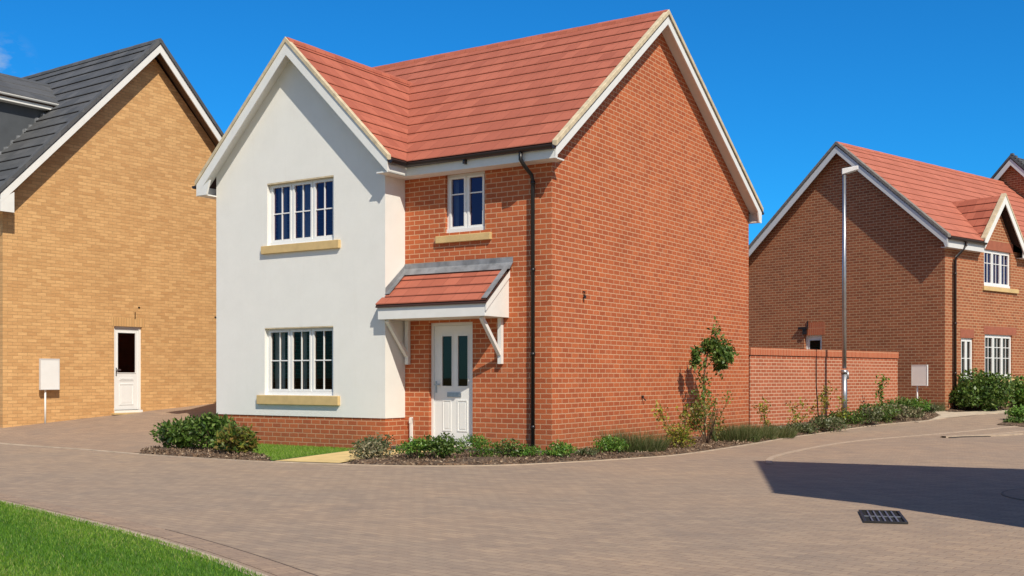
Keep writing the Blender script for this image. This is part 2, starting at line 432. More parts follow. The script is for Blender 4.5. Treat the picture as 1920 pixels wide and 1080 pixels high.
# clip a polygon of (x,y,z) points by z range
def clipz(pts, z, keep_above):
    out = []
    for i in range(len(pts)):
        a = pts[i]; b = pts[(i+1) % len(pts)]
        ia = (a[2] >= z-1e-9) if keep_above else (a[2] <= z+1e-9)
        ib = (b[2] >= z-1e-9) if keep_above else (b[2] <= z+1e-9)
        if ia: out.append(a)
        if ia != ib:
            t = (z-a[2])/(b[2]-a[2]); out.append(tuple(a[k]+(b[k]-a[k])*t for k in range(3)))
    return out
def slope(mb, plans, zf, z0, dz, down, lift=.030, nose=.017, thick=.1):
    """plans: convex plan polygons; zf(x,y) roof height; down: unit plan vector pointing down the slope"""
    for pl in plans:
        base = [(x, y, zf(x, y)) for x, y in pl]
        nrm = (Vector(base[1])-Vector(base[0])).cross(Vector(base[2])-Vector(base[1]))
        if nrm.z < 0: base = base[::-1]
        zmin = min(p[2] for p in base); zmax = max(p[2] for p in base)
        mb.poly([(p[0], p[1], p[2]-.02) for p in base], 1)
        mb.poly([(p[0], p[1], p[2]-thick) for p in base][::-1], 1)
        n = len(base)
        for i in range(n):
            a, b = base[i], base[(i+1) % n]
            mb.poly([(a[0], a[1], a[2]-thick), (b[0], b[1], b[2]-thick), (b[0], b[1], b[2]-.02), (a[0], a[1], a[2]-.02)], 1)
        k = math.floor((zmin-z0)/dz+1e-6)
        while z0+k*dz < zmax-1e-4:
            za = max(z0+k*dz, zmin); zb = min(z0+(k+1)*dz, zmax); zk = z0+k*dz
            p = clipz(clipz(base, za, True), zb, False)
            if len(p) >= 3 and zb-za > 1e-4:
                top = []
                for q in p:
                    fr = (q[2]-zk)/dz
                    l = lift*(1-fr)
                    if abs(q[2]-za) < 1e-5 and abs(za-zk) < 1e-4: top.append((q[0]+down[0]*nose, q[1]+down[1]*nose, q[2]+l-nose*.7))
                    else: top.append((q[0], q[1], q[2]+l))
                mb.poly(top, 0)
                lows = [(i, q) for i, q in enumerate(p) if abs(q[2]-za) < 1e-5]
                if len(lows) >= 2:
                    lows.sort(key=lambda t: t[1][0]*down[1]-t[1][1]*down[0])
                    i0, a = lows[0]; i1, b = lows[-1]
                    A, B = top[i0], top[i1]
                    # tile edge (2 cm thick), then dark undercut
                    e = .016
                    A2 = (A[0], A[1], A[2]-e); B2 = (B[0], B[1], B[2]-e)
                    mb.poly([A, B, B2, A2], 0)
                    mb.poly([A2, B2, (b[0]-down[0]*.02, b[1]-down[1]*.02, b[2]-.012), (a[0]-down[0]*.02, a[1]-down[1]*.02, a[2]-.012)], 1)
            k += 1

def chevron(mb, w, uL, uA, uR, zL, zA, zR, top, bot, d0, d1, mi=0, foot=None):
    """inverted-V board: roof-line heights zL,zA,zR at uL,uA,uR, from +top down to -bot (vertical offsets)"""
    w.profile(mb, [(uL, zL+top), (uL, zL-bot), (uA, zA-bot), (uA, zA+top)], d0, d1, mi)
    w.profile(mb, [(uA, zA+top), (uA, zA-bot), (uR, zR-bot), (uR, zR+top)], d0, d1, mi)

# ------------------------------------------------------------------ MAIN HOUSE
TH = R_(32.77)
house = empty('brick_house', (0.7079, 19.5, 0), -TH, 'red brick and white rendered house with red tiled roof, on the corner in the middle', 'house', 'houses around the paved road')
FR = WF(0, 0, 1, 0); WG = WF(0, -.582, 1, 0); GB = WF(0, 0, 0, 1)
XW0, XW1 = -7.86, -3.318
YB = 9.65; RY, RZ = 4.25, 8.98
EZ = 5.45; sF = (RZ-EZ)/(RY+.35); RB = 9.84; EZB = 5.58; sB = (RZ-EZB)/(RB-RY)
W3 = (-2.336, -1.437, 4.10, 5.20); DR = (-2.725, -1.712, .16, 2.42)
W1 = (-6.39, -4.59, 4.06, 5.33); W2 = (-6.46, -4.60, 1.03, 2.39)
mb = MB()
FR.wall(mb, XW1, 0, -.3, 5.60, [W3, DR])
zf0 = EZ+sF*.35-.12; zb0 = EZB+sB*(RB-YB)-.12
GB.wall(mb, 0, YB, -.3, 5.50)
mb.poly([GB.P(0, 5.50), GB.P(YB, 5.50), GB.P(YB, zb0), GB.P(RY, RZ-.12), GB.P(0, zf0)])
mb.poly([(XW0, YB, -.3), (XW0, YB, zb0), (0, YB, zb0), (0, YB, -.3)])                       # back
mb.poly([(XW0, 0, -.3), (XW0, 0, 5.5), (XW0, YB, 5.5), (XW0, YB, -.3)])                      # left gable
mb.poly([(XW0, 0, 5.5), (XW0, 0, zf0), (XW0, RY, RZ-.12), (XW0, YB, zb0), (XW0, YB, 5.5)])
mb.build('wall', M['brick_main'], house)
mb = MB()
ZP = .61
WG.wall(mb, XW0, XW1, -.3, ZP, [])
mb.poly([(XW1, -.582, -.3), (XW1, 0, -.3), (XW1, 0, ZP), (XW1, -.582, ZP)])
mb.poly([(XW0, -.582, -.3), (XW0, -.582, ZP), (XW0, 0, ZP), (XW0, 0, -.3)])
mb.build('plinth', M['brick_main'], house)
mb = MB()
o_ = .018; WGr = WF(0, -.582-o_, 1, 0); xl, xr = XW0-o_, XW1+o_
WGr.wall(mb, xl, xr, ZP, 5.55, [W1, W2], .12)
WINGA, WINGZ, WE0, WE1, WEZ = -5.585, 8.06, -8.18, -2.99, 5.465
mb.poly([WGr.P(xl, 5.55), WGr.P(xr, 5.55), WGr.P(xr, WEZ+(WE1-xr)+.0-.12+.0 if False else 5.68), WGr.P(WINGA, 7.93), WGr.P(xl, 5.68)])
mb.poly([(xr, -.6, ZP), (xr, 0, ZP), (xr, 0, 5.68), (xr, -.6, 5.68)])
mb.poly([(xl, -.6, ZP), (xl, -.6, 5.68), (xl, 0, 5.68), (xl, 0, ZP)])
mb.poly([(xl, -.6, ZP), (xl, 0, ZP), (XW0, 0, ZP), (XW0, -.582, ZP), (XW1, -.582, ZP), (XW1, 0, ZP), (xr, 0, ZP), (xr, -.6, ZP)][::-1])
mb.build('rendered_wall', M['render'], house)
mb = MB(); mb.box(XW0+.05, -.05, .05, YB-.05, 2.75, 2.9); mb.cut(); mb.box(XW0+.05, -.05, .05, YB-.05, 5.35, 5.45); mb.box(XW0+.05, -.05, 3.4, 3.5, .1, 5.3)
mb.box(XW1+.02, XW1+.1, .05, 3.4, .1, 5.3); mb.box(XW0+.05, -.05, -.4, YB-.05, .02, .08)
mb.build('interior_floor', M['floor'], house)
# roof
yR = -.35+(WINGZ-EZ)/sF
zM = lambda x, y: EZ+sF*(y+.35)
zBk = lambda x, y: EZB+sB*(RB-y)
XV = .285; XL = -8.15
DZ = .2765
mb = MB()
slope(mb, [[(WE1, -.35), (XV, -.35), (XV, RY), (WINGA, RY), (WINGA, yR)], [(WINGA, yR), (WINGA, RY), (XL, RY), (XL, -.32)]], zM, EZ-.01, DZ, (0, -1))
mb.cut(); slope(mb, [[(XL, RY), (XV, RY), (XV, RB), (XL, RB)]], zBk, EZB-.01, DZ, (0, 1))
mb.build('roof', [M['tile_red'], M['tile_under']], house)
wsl = (WINGZ-WEZ)/(WE1-WINGA)
zWr = lambda x, y: WEZ+wsl*(WE1-x); zWl = lambda x, y: WEZ+wsl*(x-WE0)
YV = -.582-.31
mb = MB()
slope(mb, [[(WINGA, YV), (WE1, YV), (WE1, -.35), (WINGA, yR)]], zWr, EZ-.01, DZ, (1, 0))
mb.cut(); slope(mb, [[(WE0, YV), (WINGA, YV), (WINGA, yR), (WE0, -.35)]], zWl, EZ-.01, DZ, (-1, 0))
mb.build('roof', [M['tile_red'], M['tile_under']], house)
# ridge tiles
mb = MB()
def ridge(mb, p0, p1, r=.11, step=.45):
    p0 = Vector(p0); p1 = Vector(p1); L = (p1-p0).length; d = (p1-p0)/L; a = d.cross(Vector((0, 0, 1))).normalized()
    k = 0
    while k*step < L:
        s0 = p0+d*k*step; s1 = p0+d*min(L, (k+1)*step+.02); rr = r+.006*(k % 2)
        prof = [(-1.0, -.7), (-.8, -.1), (-.35, .32), (.35, .32), (.8, -.1), (1.0, -.7)]
        pts = [s0+a*x*rr+Vector((0, 0, y*rr)) for x, y in prof]
        mb.prism(pts, s1-s0); k += 1
ridge(mb, (XL, RY, RZ+.01), (XV, RY, RZ+.01))
mb.cut(); ridge(mb, (WINGA, YV, WINGZ+.01), (WINGA, yR, WINGZ+.01))
mb.build('ridge_tiles', M['tile_red'], house)
# verges and barge boards
mb = MB()
chevron(mb, GB, -.36, RY, RB+.01, EZ-.008, RZ, EZB-.01, .052, .05, .215, .315)
mb.cut(); chevron(mb, WG, WE0-.01, WINGA, WE1+.01, WEZ-.01, WINGZ, WEZ-.01, .052, .05, .235, .335)
mb.build('verge_trim', M['cream'], house, bevel=.006)
mb = MB()
chevron(mb, GB, -.34, RY, RB-.03, EZ+.008, RZ, EZB+.01, -.052, .25, .255, .285)
GB.profile(mb, [(-.345, EZ-.24), (-.345, 5.185), (-.30, 5.185), (-.28, 5.24)], .25, .283)
GB.profile(mb, [(RB-.035, EZB-.06), (RB-.035, 5.24), (YB, 5.24), (YB-.12, 5.55)], .25, .283)
mb.cut(); chevron(mb, WG, WE0+.02, WINGA, WE1-.02, WEZ+.02, WINGZ, WEZ+.02, -.052, .30, .285, .312)
WG.profile(mb, [(WE0+.02, WEZ-.2), (WE0+.02, 5.20), (XW0, 5.20), (XW0+.1, 5.50)], .27, .31)
mb.build('barge_board', M['whitepaint'], house)
mb = MB()   # soffits under the verges
chevron(mb, GB, -.34, RY, RB-.03, EZ, RZ, EZB, -.105, .13, .004, .254)
mb.cut(); chevron(mb, WG, WE0+.02, WINGA, WE1-.02, WEZ, WINGZ, WEZ, -.105, .13, .02, .284)
mb.build('soffit', M['whitepaint'], house)
mb = MB()   # fascias
mb.box(-3.01, .25, -.335, -.305, 5.19, 5.405); mb.box(-3.30, .25, -.305, -.002, 5.19, 5.215)
mb.cut(); mb.box(-3.04, -3.01, YV+.03, -.336, 5.19, 5.405); mb.box(xr+.002, -3.01, YV+.03, -.31, 5.19, 5.215)
mb.cut(); mb.box(WE0+.03, WE0+.06, YV+.03, 0, 5.19, 5.405); mb.box(WE0+.06, xl-.002, YV+.03, 0, 5.19, 5.215)
mb.cut(); mb.box(-8.1, .25, RB-.05, RB-.02, 5.25, 5.5); mb.box(-8.1, .25, YB+.002, RB-.05, 5.25, 5.275)
mb.build('fascia', M['whitepaint'], house)
mb = MB()
def gutter(mb, p0, p1, r=.06):
    p0 = Vector(p0); p1 = Vector(p1); d = (p1-p0).normalized(); a = d.cross(Vector((0, 0, 1))).normalized()
    pts = [p0+a*math.cos(t)*r+Vector((0, 0, math.sin(t)*r*1.05)) for t in [math.pi+math.pi*k/8 for k in range(9)]]
    mb.prism(pts, p1-p0)
gutter(mb, (-2.93, -.40, 5.405), (.27, -.40, 5.405)); mb.box(-1.64, -1.60, -.42, -.337, 5.27, 5.36);  mb.cut(); gutter(mb, (-2.945, YV+.0, 5.41), (-2.945, -.39, 5.41))
mb.cut(); gutter(mb, (WE0-.04, YV-.02, 5.41), (WE0-.04, .2, 5.41)); mb.cut(); gutter(mb, (-8.1, RB+.04, 5.52), (.30, RB+.04, 5.52))

mb.build('gutter', M['brownblack'], house)
mb = MB()
px_ = -.345
mb.tube([(px_-.06, -.40, 5.36), (px_-.06, -.40, 5.22), (px_-.03, -.33, 5.12), (px_, -.13, 4.98), (px_, -.085, 4.88), (px_, -.085, .1)], .036, 10)
for z in (4.85, 3.3, 1.8, .5): mb.tube([(px_, -.085, z-.03), (px_, -.085, z+.03)], .044, 10)
mb.build('downpipe', M['black'], house, smooth=True)
# windows, door
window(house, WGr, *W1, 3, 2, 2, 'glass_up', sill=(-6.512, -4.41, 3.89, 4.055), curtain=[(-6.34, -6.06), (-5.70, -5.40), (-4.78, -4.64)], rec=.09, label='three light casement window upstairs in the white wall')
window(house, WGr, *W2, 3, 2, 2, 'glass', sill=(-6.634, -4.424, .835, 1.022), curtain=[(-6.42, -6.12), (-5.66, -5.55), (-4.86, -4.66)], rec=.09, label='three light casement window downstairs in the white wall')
window(house, FR, *W3, 2, 1, 2, 'glass_up', sill=(-2.529, -1.279, 3.91, 4.045), curtain=[(-2.30, -2.2), (-1.62, -1.46)], rowpos=[.68], rec=.07, label='small two light window above the porch')
mb = MB(); WGr.box(mb, W1[0]+.002, W1[1]-.002, W1[3]-.028, W1[3]-.002, -.085, .0005); mb.cut(); WGr.box(mb, W2[0]+.002, W2[1]-.002, W2[3]-.022, W2[3]-.002, -.085, .0005)
mb.build('lintel', M['cream'], house)
def door(par, w, u0, u1, z0, z1, two=True, rec=.08, frame='white', glass='glass_door', handle=True):
    d1 = -rec; d0 = d1-.07; mb = MB(); fw = .055
    w.box(mb, u0, u0+fw, z0, z1, d0, d1); w.box(mb, u1-fw, u1, z0, z1, d0, d1); w.box(mb, u0+fw, u1-fw, z1-fw, z1, d0, d1)
    w.box(mb, u0, u1, z0-.06, z0, d0, d1+.09)
    root = mb.build('door', M[frame], par)
    a, b, c, d = u0+fw+.004, u1-fw-.004, z0+.01, z1-fw-.004; W = b-a; H = d-c
    mb = MB(); e0, e1 = d0+.01, d1-.022
    if two: gs = [(a+W*.21, a+W*.46, c+H*.48, c+H*.91), (a+W*.62, a+W*.87, c+H*.48, c+H*.91)]
    else: gs = [(a+W*.13, b-W*.13, c+H*.46, c+H*.95)]
    us = sorted({a, b, *[x[0] for x in gs], *[x[1] for x in gs]}); zs = sorted({c, d, *[x[2] for x in gs], *[x[3] for x in gs]})
    for i in range(len(us)-1):
        for j in range(len(zs)-1):
            cu = (us[i]+us[i+1])/2; cz = (zs[j]+zs[j+1])/2
            if any(x[0] < cu < x[1] and x[2] < cz < x[3] for x in gs): continue
            w.box(mb, us[i], us[i+1], zs[j], zs[j+1], e0, e1)
    for x in gs:   # beading round the glass
        for q in ((x[0]-.018, x[1]+.018, x[2]-.018, x[2]), (x[0]-.018, x[1]+.018, x[3], x[3]+.018), (x[0]-.018, x[0], x[2], x[3]), (x[1], x[1]+.018, x[2], x[3])):
            w.box(mb, q[0], q[1], q[2], q[3], e1, e1+.012)
    pan = [(a+W*.22, a+W*.44, c+H*.09, c+H*.36), (a+W*.60, a+W*.86, c+H*.09, c+H*.36)] if two else [(a+W*.2, b-W*.2, c+H*.06, c+H*.32), (a+W*.2, b-W*.2, c+H*.36, c+H*.39)]
    for x in pan:
        for q in ((x[0], x[1], x[2], x[2]+.022), (x[0], x[1], x[3]-.022, x[3]), (x[0], x[0]+.022, x[2]+.022, x[3]-.022), (x[1]-.022, x[1], x[2]+.022, x[3]-.022)):
            w.box(mb, q[0], q[1], q[2], q[3], e1, e1+.011)
        if x[1]-x[0] > .1 and x[3]-x[2] > .2: w.box(mb, x[0]+.05, x[1]-.05, x[2]+.05, x[3]-.05, e1, e1+.008)
    mb.build('door_leaf', M[frame], root)
    gb = MB()
    for x in gs: gb.poly([w.P(x[0], x[2], e0+.03), w.P(x[1], x[2], e0+.03), w.P(x[1], x[3], e0+.03), w.P(x[0], x[3], e0+.03)])
    gb.build('pane', M[glass], root)
    if handle:
        hb = MB(); w.box(hb, a+.03, a+.06, c+H*.42, c+H*.52, e1, e1+.012); w.box(hb, a+.035, a+.15, c+H*.485, c+H*.50, e1+.035, e1+.05); w.box(hb, a+.038, a+.052, c+H*.485, c+H*.5, e1+.012, e1+.035)
        hb.build('handle', M['metal'], root)
    if two:
        hb = MB(); w.box(hb, a+W*.34, a+W*.70, c+H*.385, c+H*.425, e1, e1+.014); w.box(hb, a+W*.37, a+W*.67, c+H*.392, c+H*.412, e1+.014, e1+.02)
        hb.build('letter_box', M['metal'], root)
    return root
door(house, FR, *DR)
mb = MB(); FR.box(mb, DR[0]-.02, DR[1]+.02, -.1, .098, -.1, .3); mb.build('doorstep', M['concrete'], house)
# porch canopy
CA0, CA1 = -3.37, -.87
zC = lambda x, y: 2.735+(3.40-2.735)*(y+.80)/.80
mb = MB()
slope(mb, [[(CA0, -.80), (CA1, -.80), (CA1, -.0), (CA0+.052, -.0), (CA0+.052, -.6), (CA0, -.6)]] if False else [[(CA0, -.80), (CA1, -.80), (CA1, -.61), (CA0, -.61)], [(-3.29, -.61), (CA1, -.61), (CA1, -.0), (-3.29, -.0)]], zC, 2.73, .168, (0, -1), .03, .022, .05)
can = mb.build('porch_canopy', [M['tile_red'], M['tile_under']], house)
mb = MB()
mb.box(CA0+.03, CA1-.05, -.765, -.735, 2.47, 2.70)
mb.box(CA0+.03, CA1-.07, -.735, -.61, 2.47, 2.49); mb.box(-3.28, CA1-.07, -.61, -.002, 2.47, 2.49)
mb.build('fascia', M['whitepaint'], can)
mb = MB()
mb.prism([(CA1-.068, -.735, 2.47), (CA1-.068, -.002, 2.47), (CA1-.068, -.002, 3.34), (CA1-.068, -.735, 2.73)], (.03, 0, 0))
mb.prism([(CA1-.038, -.77, 2.56), (CA1-.038, -.002, 3.20), (CA1-.038, -.002, 3.36), (CA1-.038, -.77, 2.72)], (.025, 0, 0))
mb.build('cheek_board', M['whitepaint'], can)
mb = MB()
def ribbon(mb, a, b, c, d, t=.008):
    a, b, c, d = map(Vector, (a, b, c, d)); n = (b-a).cross(d-a).normalized()
    mb.prism([a, b, c, d], n*t)
zt = lambda y: zC(0, y)+.045
ribbon(mb, (-3.28, -.13, zt(-.13)), (CA1+.06, -.13, zt(-.13)), (CA1+.06, -.008, zt(0)+.03), (-3.28, -.008, zt(0)+.03), .01)
mb.cut(); ribbon(mb, (-3.29, -.014, zt(0)+.02), (CA1+.06, -.014, zt(0)+.02), (CA1+.06, -.014, zt(0)+.12), (-3.29, -.014, zt(0)+.12), .012)
mb.cut(); ribbon(mb, (xr+.01, -.6, zt(-.6)), (xr+.01, -.02, zt(0)), (xr+.01, -.02, zt(0)+.10), (xr+.01, -.6, zt(-.6)+.13), .01)
mb.cut(); ribbon(mb, (-3.30, -.60, zt(-.60)), (-3.20, -.60, zt(-.60)), (-3.20, -.02, zt(0)), (-3.30, -.02, zt(0)), .012)
mb.cut(); ribbon(mb, (CA1-.09, -.81, zt(-.81)), (CA1+.02, -.81, zt(-.81)), (CA1+.02, -.01, zt(0)), (CA1-.09, -.01, zt(0)), .012)
mb.build('lead_flashing', M['lead'], can)
for x in (-1.06, -3.20):
    mb = MB()
    mb.box(x-.04, x+.04, -.085, -.012, 1.63, 2.468)
    mb.beam((x, -.66, 2.45), (x, -.075, 1.80), .07, .065); 
    mb.build('bracket', M['whitepaint'], can)
mb = MB(); mb.tube([(0, 0, 0), (0, -.06, 0), (0, -.06, -.12)], .03, 8); mb.tube([(0, -.06, -.12), (0, -.06, -.2)], .045, 8)
o = mb.build('outside_light_mount', M['black'], house); o.rotation_euler = (0, 0, R_(90)); o.location = (.005, 1.12, 2.97); o.scale = (.62, .62, .62)
mb = MB(); mb.box(0.005, .04, 3.57, 3.61, .96, 1.01); mb.tube([(.03, 3.6, .965), (.07, 3.63, .91)], .012, 6);  mb.build('outside_tap', M['black'], house)
mb = MB(); mb.box(-3.42+.27, -3.42+.29+.03, -.05, -.005, .1, .62); mb.box(-3.16, -3.10, -.055, -.004, .5, .6); mb.build('service_pipe', M['whitepaint'], house)

# ------------------------------------------------------------------ LEFT HOUSE (buff)
LO = ((5-CX)/F*24.9, 24.9)
lh = empty('brick_house', (LO[0], LO[1], 0), R_(-35.7), 'buff brick house with dark grey tiled roof, at the left edge', 'house', 'houses around the paved road')
LG = WF(0, 0, 0, 1); LW = 7.88; LA = 3.94; LZ = 9.90; LE = 5.72
mb = MB(); LD = (2.873, 3.673, .56, 2.65)
LG.wall(mb, 0, LW, -.6, LE, [LD], .08)
mb.poly([LG.P(0, LE), LG.P(LW, LE), LG.P(LA, LE+LA*1.0)])
mb.poly([(0, 0, -.6), (0, 0, LE), (-9, 0, LE), (-9, 0, -.6)]); mb.poly([(0, LW, -.6), (-9, LW, -.6), (-9, LW, LE), (0, LW, LE)])
mb.poly([(-9, 0, -.6), (-9, 0, LE), (-9, LA, LE+LA), (-9, LW, LE), (-9, LW, -.6)])
mb.build('wall', M['brick_left'], lh)
mb = MB(); mb.box(-8.9, -.1, .1, LW-.1, 2.9, 3.0); mb.box(-3.0, -2.9, .1, LW-.1, .3, 5.6); mb.build('interior_floor', M['floor'], lh)
LF = LE-.18; lr = (LZ-LF)/(LA+.28)
mb = MB()
slope(mb, [[(-9.2, -.28), (.38, -.28), (.38, LA), (-9.2, LA)]], lambda x, y: LF+lr*(y+.28), LF-.01, .315, (0, -1), .04, .03)
mb.cut(); slope(mb, [[(-9.2, LA), (.38, LA), (.38, LW+.28), (-9.2, LW+.28)]], lambda x, y: LF+lr*(LW+.28-y), LF-.01, .315, (0, 1), .04, .03)
mb.build('roof', [M['tile_grey'], M['tile_under']], lh)
mb = MB(); ridge(mb, (-9.2, LA, LZ+.01), (.39, LA, LZ+.01), .11); mb.build('ridge_tiles', M['tile_grey'], lh)
mb = MB(); chevron(mb, LG, -.30, LA, LW+.30, LF-.01, LZ, LF-.01, .06, .06, .24, .41); mb.build('verge_trim', M['tile_grey'], lh)
mb = MB(); chevron(mb, LG, -.26, LA, LW+.26, LF+.02, LZ, LF+.02, -.062, .30, .35, .38)
LG.profile(mb, [(-.265, LF-.2), (-.265, LF-.46), (0.06, LF-.46), (.06, LF-.0)], .34, .378); mb.box(-9, .2, -.26, -.23, LF-.4, LF-.12); mb.box(-9, .2, -.23, -.002, LF-.4, LF-.38)
mb.build('barge_board', M['whitepaint'], lh)
mb = MB(); chevron(mb, LG, -.26, LA, LW+.26, LF, LZ, LF, -.105, .13, .004, .349); mb.build('soffit', plain('brown_soffit', (.16, .09, .05), .8), lh)
door(lh, LG, *LD, two=False, rec=.05)
mb = MB(); LG.box(mb, LD[0]-.08, LD[1]+.08, LD[3]+.0, LD[3]+.22, -.02, .006); mb.build('lintel', M['brick_soldier_buff'], lh)
mb = MB(); LG.box(mb, LD[0]-.08, LD[1]+.12, LD[2]-.10, LD[2]-.062, -.02, .12); mb.build('doorstep', M['stone'], lh)
mb = MB(); LG.box(mb, 3.56, 3.61, 3.13, 3.16, .002, .02); mb.cut(); LG.box(mb, 5.96, 6.01, 2.99, 3.02, .002, .02); mb.cut(); LG.box(mb, 3.46, 3.475, 2.85, 3.02, .002, .02); mb.build('wall_vent', M['black'], lh)
# dormer on the near slope
dx0, dx1, dy0, de = -5.3, -1.75, -.05, 8.02
roofz = lambda y: LF+lr*(y+.28)
mb = MB()
yi = (de+.2-LF)/lr-.28
mb.prism([(dx1, dy0, roofz(dy0)-.05), (dx1, yi, roofz(yi)-.05), (dx1, yi, de+.2), (dx1, dy0, de+.2)], (-.05, 0, 0))
mb.prism([(dx0, dy0, roofz(dy0)-.05), (dx0, yi, roofz(yi)-.05), (dx0, yi, de+.2), (dx0, dy0, de+.2)], (.05, 0, 0))
mb.prism([(dx0, dy0, roofz(dy0)-.05), (dx1, dy0, roofz(dy0)-.05), (dx1, dy0, de+.2), (dx0, dy0, de+.2)], (0, .05, 0))
dorm = mb.build('dormer', M['greyclad'], lh)
mb = MB(); dm = (dx0+dx1)/2; dr = .50; dtop = 8.24+dr*(dx1+.24-dm)
yr = (dtop-LF)/lr-.28; ye = (8.24-LF)/lr-.28
slope(mb, [[(dx1+.24, dy0-.25), (dx1+.24, ye), (dm, yr), (dm, dy0-.25)]], lambda x, y: 8.24+dr*(dx1+.24-x), 8.23, .30, (1, 0), .02, .02)
mb.cut(); slope(mb, [[(dx0-.24, dy0-.25), (dx0-.24, ye), (dm, yr), (dm, dy0-.25)]], lambda x, y: 8.24+dr*(x-dx0+.24), 8.23, .30, (-1, 0), .02, .02)
mb.build('roof', [M['tile_grey'], M['tile_under']], dorm)
mb = MB(); mb.box(dx1+.19, dx1+.22, dy0-.25, ye-.02, 8.06, 8.20); mb.box(dx1+.002, dx1+.19, dy0-.25, ye-.1, 8.06, 8.08); gutter(mb, (dx1+.27, dy0-.25, 8.22), (dx1+.27, ye-.02, 8.22), .045)
mb.build('fascia', M['whitepaint'], dorm)
mb = MB()
for k in range(14):
    y = -.1+k*.16; z = roofz(y)+.05
    mb.box(dx1+.002, dx1+.09+.03*math.sin(k*2.1), y, y+.17, z-.02, z+.05+.015*math.sin(k*3.3))
    if k < 13: mb.box(dx1+.002, dx1+.05, y+.15, y+.18, z+.01, z+.20)
mb.build('lead_flashing', M['lead'], dorm)

# ------------------------------------------------------------------ RIGHT HOUSE
RO = ((1772-CX)/F*33, 33.)
rh = empty('brick_house', (RO[0], RO[1], 0), R_(-49.7), 'russet brick house with gabled dormer and pinkish tiled roof, behind the garden wall', 'house', 'houses around the paved road')
RF = WF(0, 0, 0, 1); RG = WF(0, 0, 1, 0)
RXW = -7.75; RA = -3.55; RRZ = 8.93; REZ = 5.58; RLEN = 11.0; rs = (RRZ-REZ)/(3.55+.25)
A1 = (2.40, 4.18, 4.25, 5.40); A2 = (2.45, 4.29, 1.35, 2.73); A3 = (.96, 1.72, 1.28, 2.58); GD = (-4.966, -4.284, .55, 2.77)
mb = MB()
RF.wall(mb, 0, RLEN, -.2, 5.45, [A1, A2, A3], .1)
RG.wall(mb, RXW, 0, -.2, 5.0, [GD], .12)
mb.poly([RG.P(RXW, 5.0), RG.P(0, 5.0), RG.P(0, 5.66), RG.P(RA, RRZ-.12), RG.P(RXW, RRZ-.12-rs*(RA-RXW))])
mb.poly([(RXW, 0, -.2), (RXW, 0, 5.1), (RXW, RLEN, 5.1), (RXW, RLEN, -.2)])
mb.build('wall', M['brick_right'], rh)
mb = MB(); mb.box(RXW+.1, -.1, .1, RLEN-.1, 2.95, 3.05); mb.box(-3.3, -3.2, .1, RLEN, .4, 5.4); mb.box(RXW+.1, -.1, .1, RLEN-.1, 5.40, 5.44); mb.build('interior_floor', M['floor'], rh)
zr = lambda x, y: REZ+rs*(.25-x)
mb = MB()
DA, DF0, DF1, DAZ, DXF = 3.24, 1.93, 4.55, 7.14, .27
ds = (DAZ-REZ-.1)/(DA-DF0)
# dormer ridge meets the main slope
xb = .25-(DAZ-REZ)/rs
e0 = (DXF, DF0); 
slope(mb, [[(.25, -.3), (.25, DF0), (xb, DA), (RA, DA), (RA, -.3)], [(.25, DF1), (.25, RLEN), (RA, RLEN), (RA, DA), (xb, DA)]], zr, REZ-.01, .262, (1, 0))
mb.cut(); slope(mb, [[(RXW-.25, -.3), (RXW-.25, RLEN), (RA, RLEN), (RA, -.3)]], lambda x, y: RRZ-rs*(RA-x), REZ-.01, .262, (-1, 0))
mb.build('roof', [M['tile_pink'], M['tile_under']], rh)
mb = MB(); ridge(mb, (RA, -.3, RRZ+.01), (RA, RLEN, RRZ+.01), .1); mb.build('ridge_tiles', M['tile_pink'], rh)
mb = MB(); RLZ = RRZ-rs*(RA-RXW+.25); chevron(mb, RG, RXW-.26, RA, .26, RLZ, RRZ, REZ, .05, .05, .15, .325); mb.build('verge_trim', plain('grey_verge', (.20, .18, .16), .85, var=.3, scale=12), rh)
mb = MB(); chevron(mb, RG, RXW-.24, RA, .24, RLZ+.01, RRZ, REZ+.01, -.052, .32, .27, .30)
RG.profile(mb, [(.24, REZ-.15), (.24, 5.25), (.16, 5.25), (.10, 5.40)], .26, .298)
mb.box(.215, .24, -.25, DF0+.02, 5.24, 5.50); mb.box(.002, .215, -.25, DF0-.02, 5.24, 5.26)
mb.box(.215, .24, DF1-.02, RLEN, 5.24, 5.50); mb.box(.002, .215, DF1+.02, RLEN, 5.24, 5.26)
mb.build('barge_board', M['greywhite'], rh)
mb = MB(); gutter(mb, (.30, -.28, 5.52), (.30, DF0-.02, 5.52)); mb.cut(); gutter(mb, (.30, DF1+.05, 5.52), (.30, RLEN, 5.52)); mb.build('gutter', M['brownblack'], rh)
mb = MB(); mb.tube([(.30, .70, 5.47), (.30, .70, 5.36), (.22, .62, 5.2), (.10, .46, 5.0), (.085, .44, 4.9), (.085, .44, .3)], .042, 10)
for z in (4.5, 3, 1.5): mb.tube([(.085, .44, z-.03), (.085, .44, z+.03)], .052, 10)
mb.build('downpipe', M['brownblack'], rh, smooth=True)
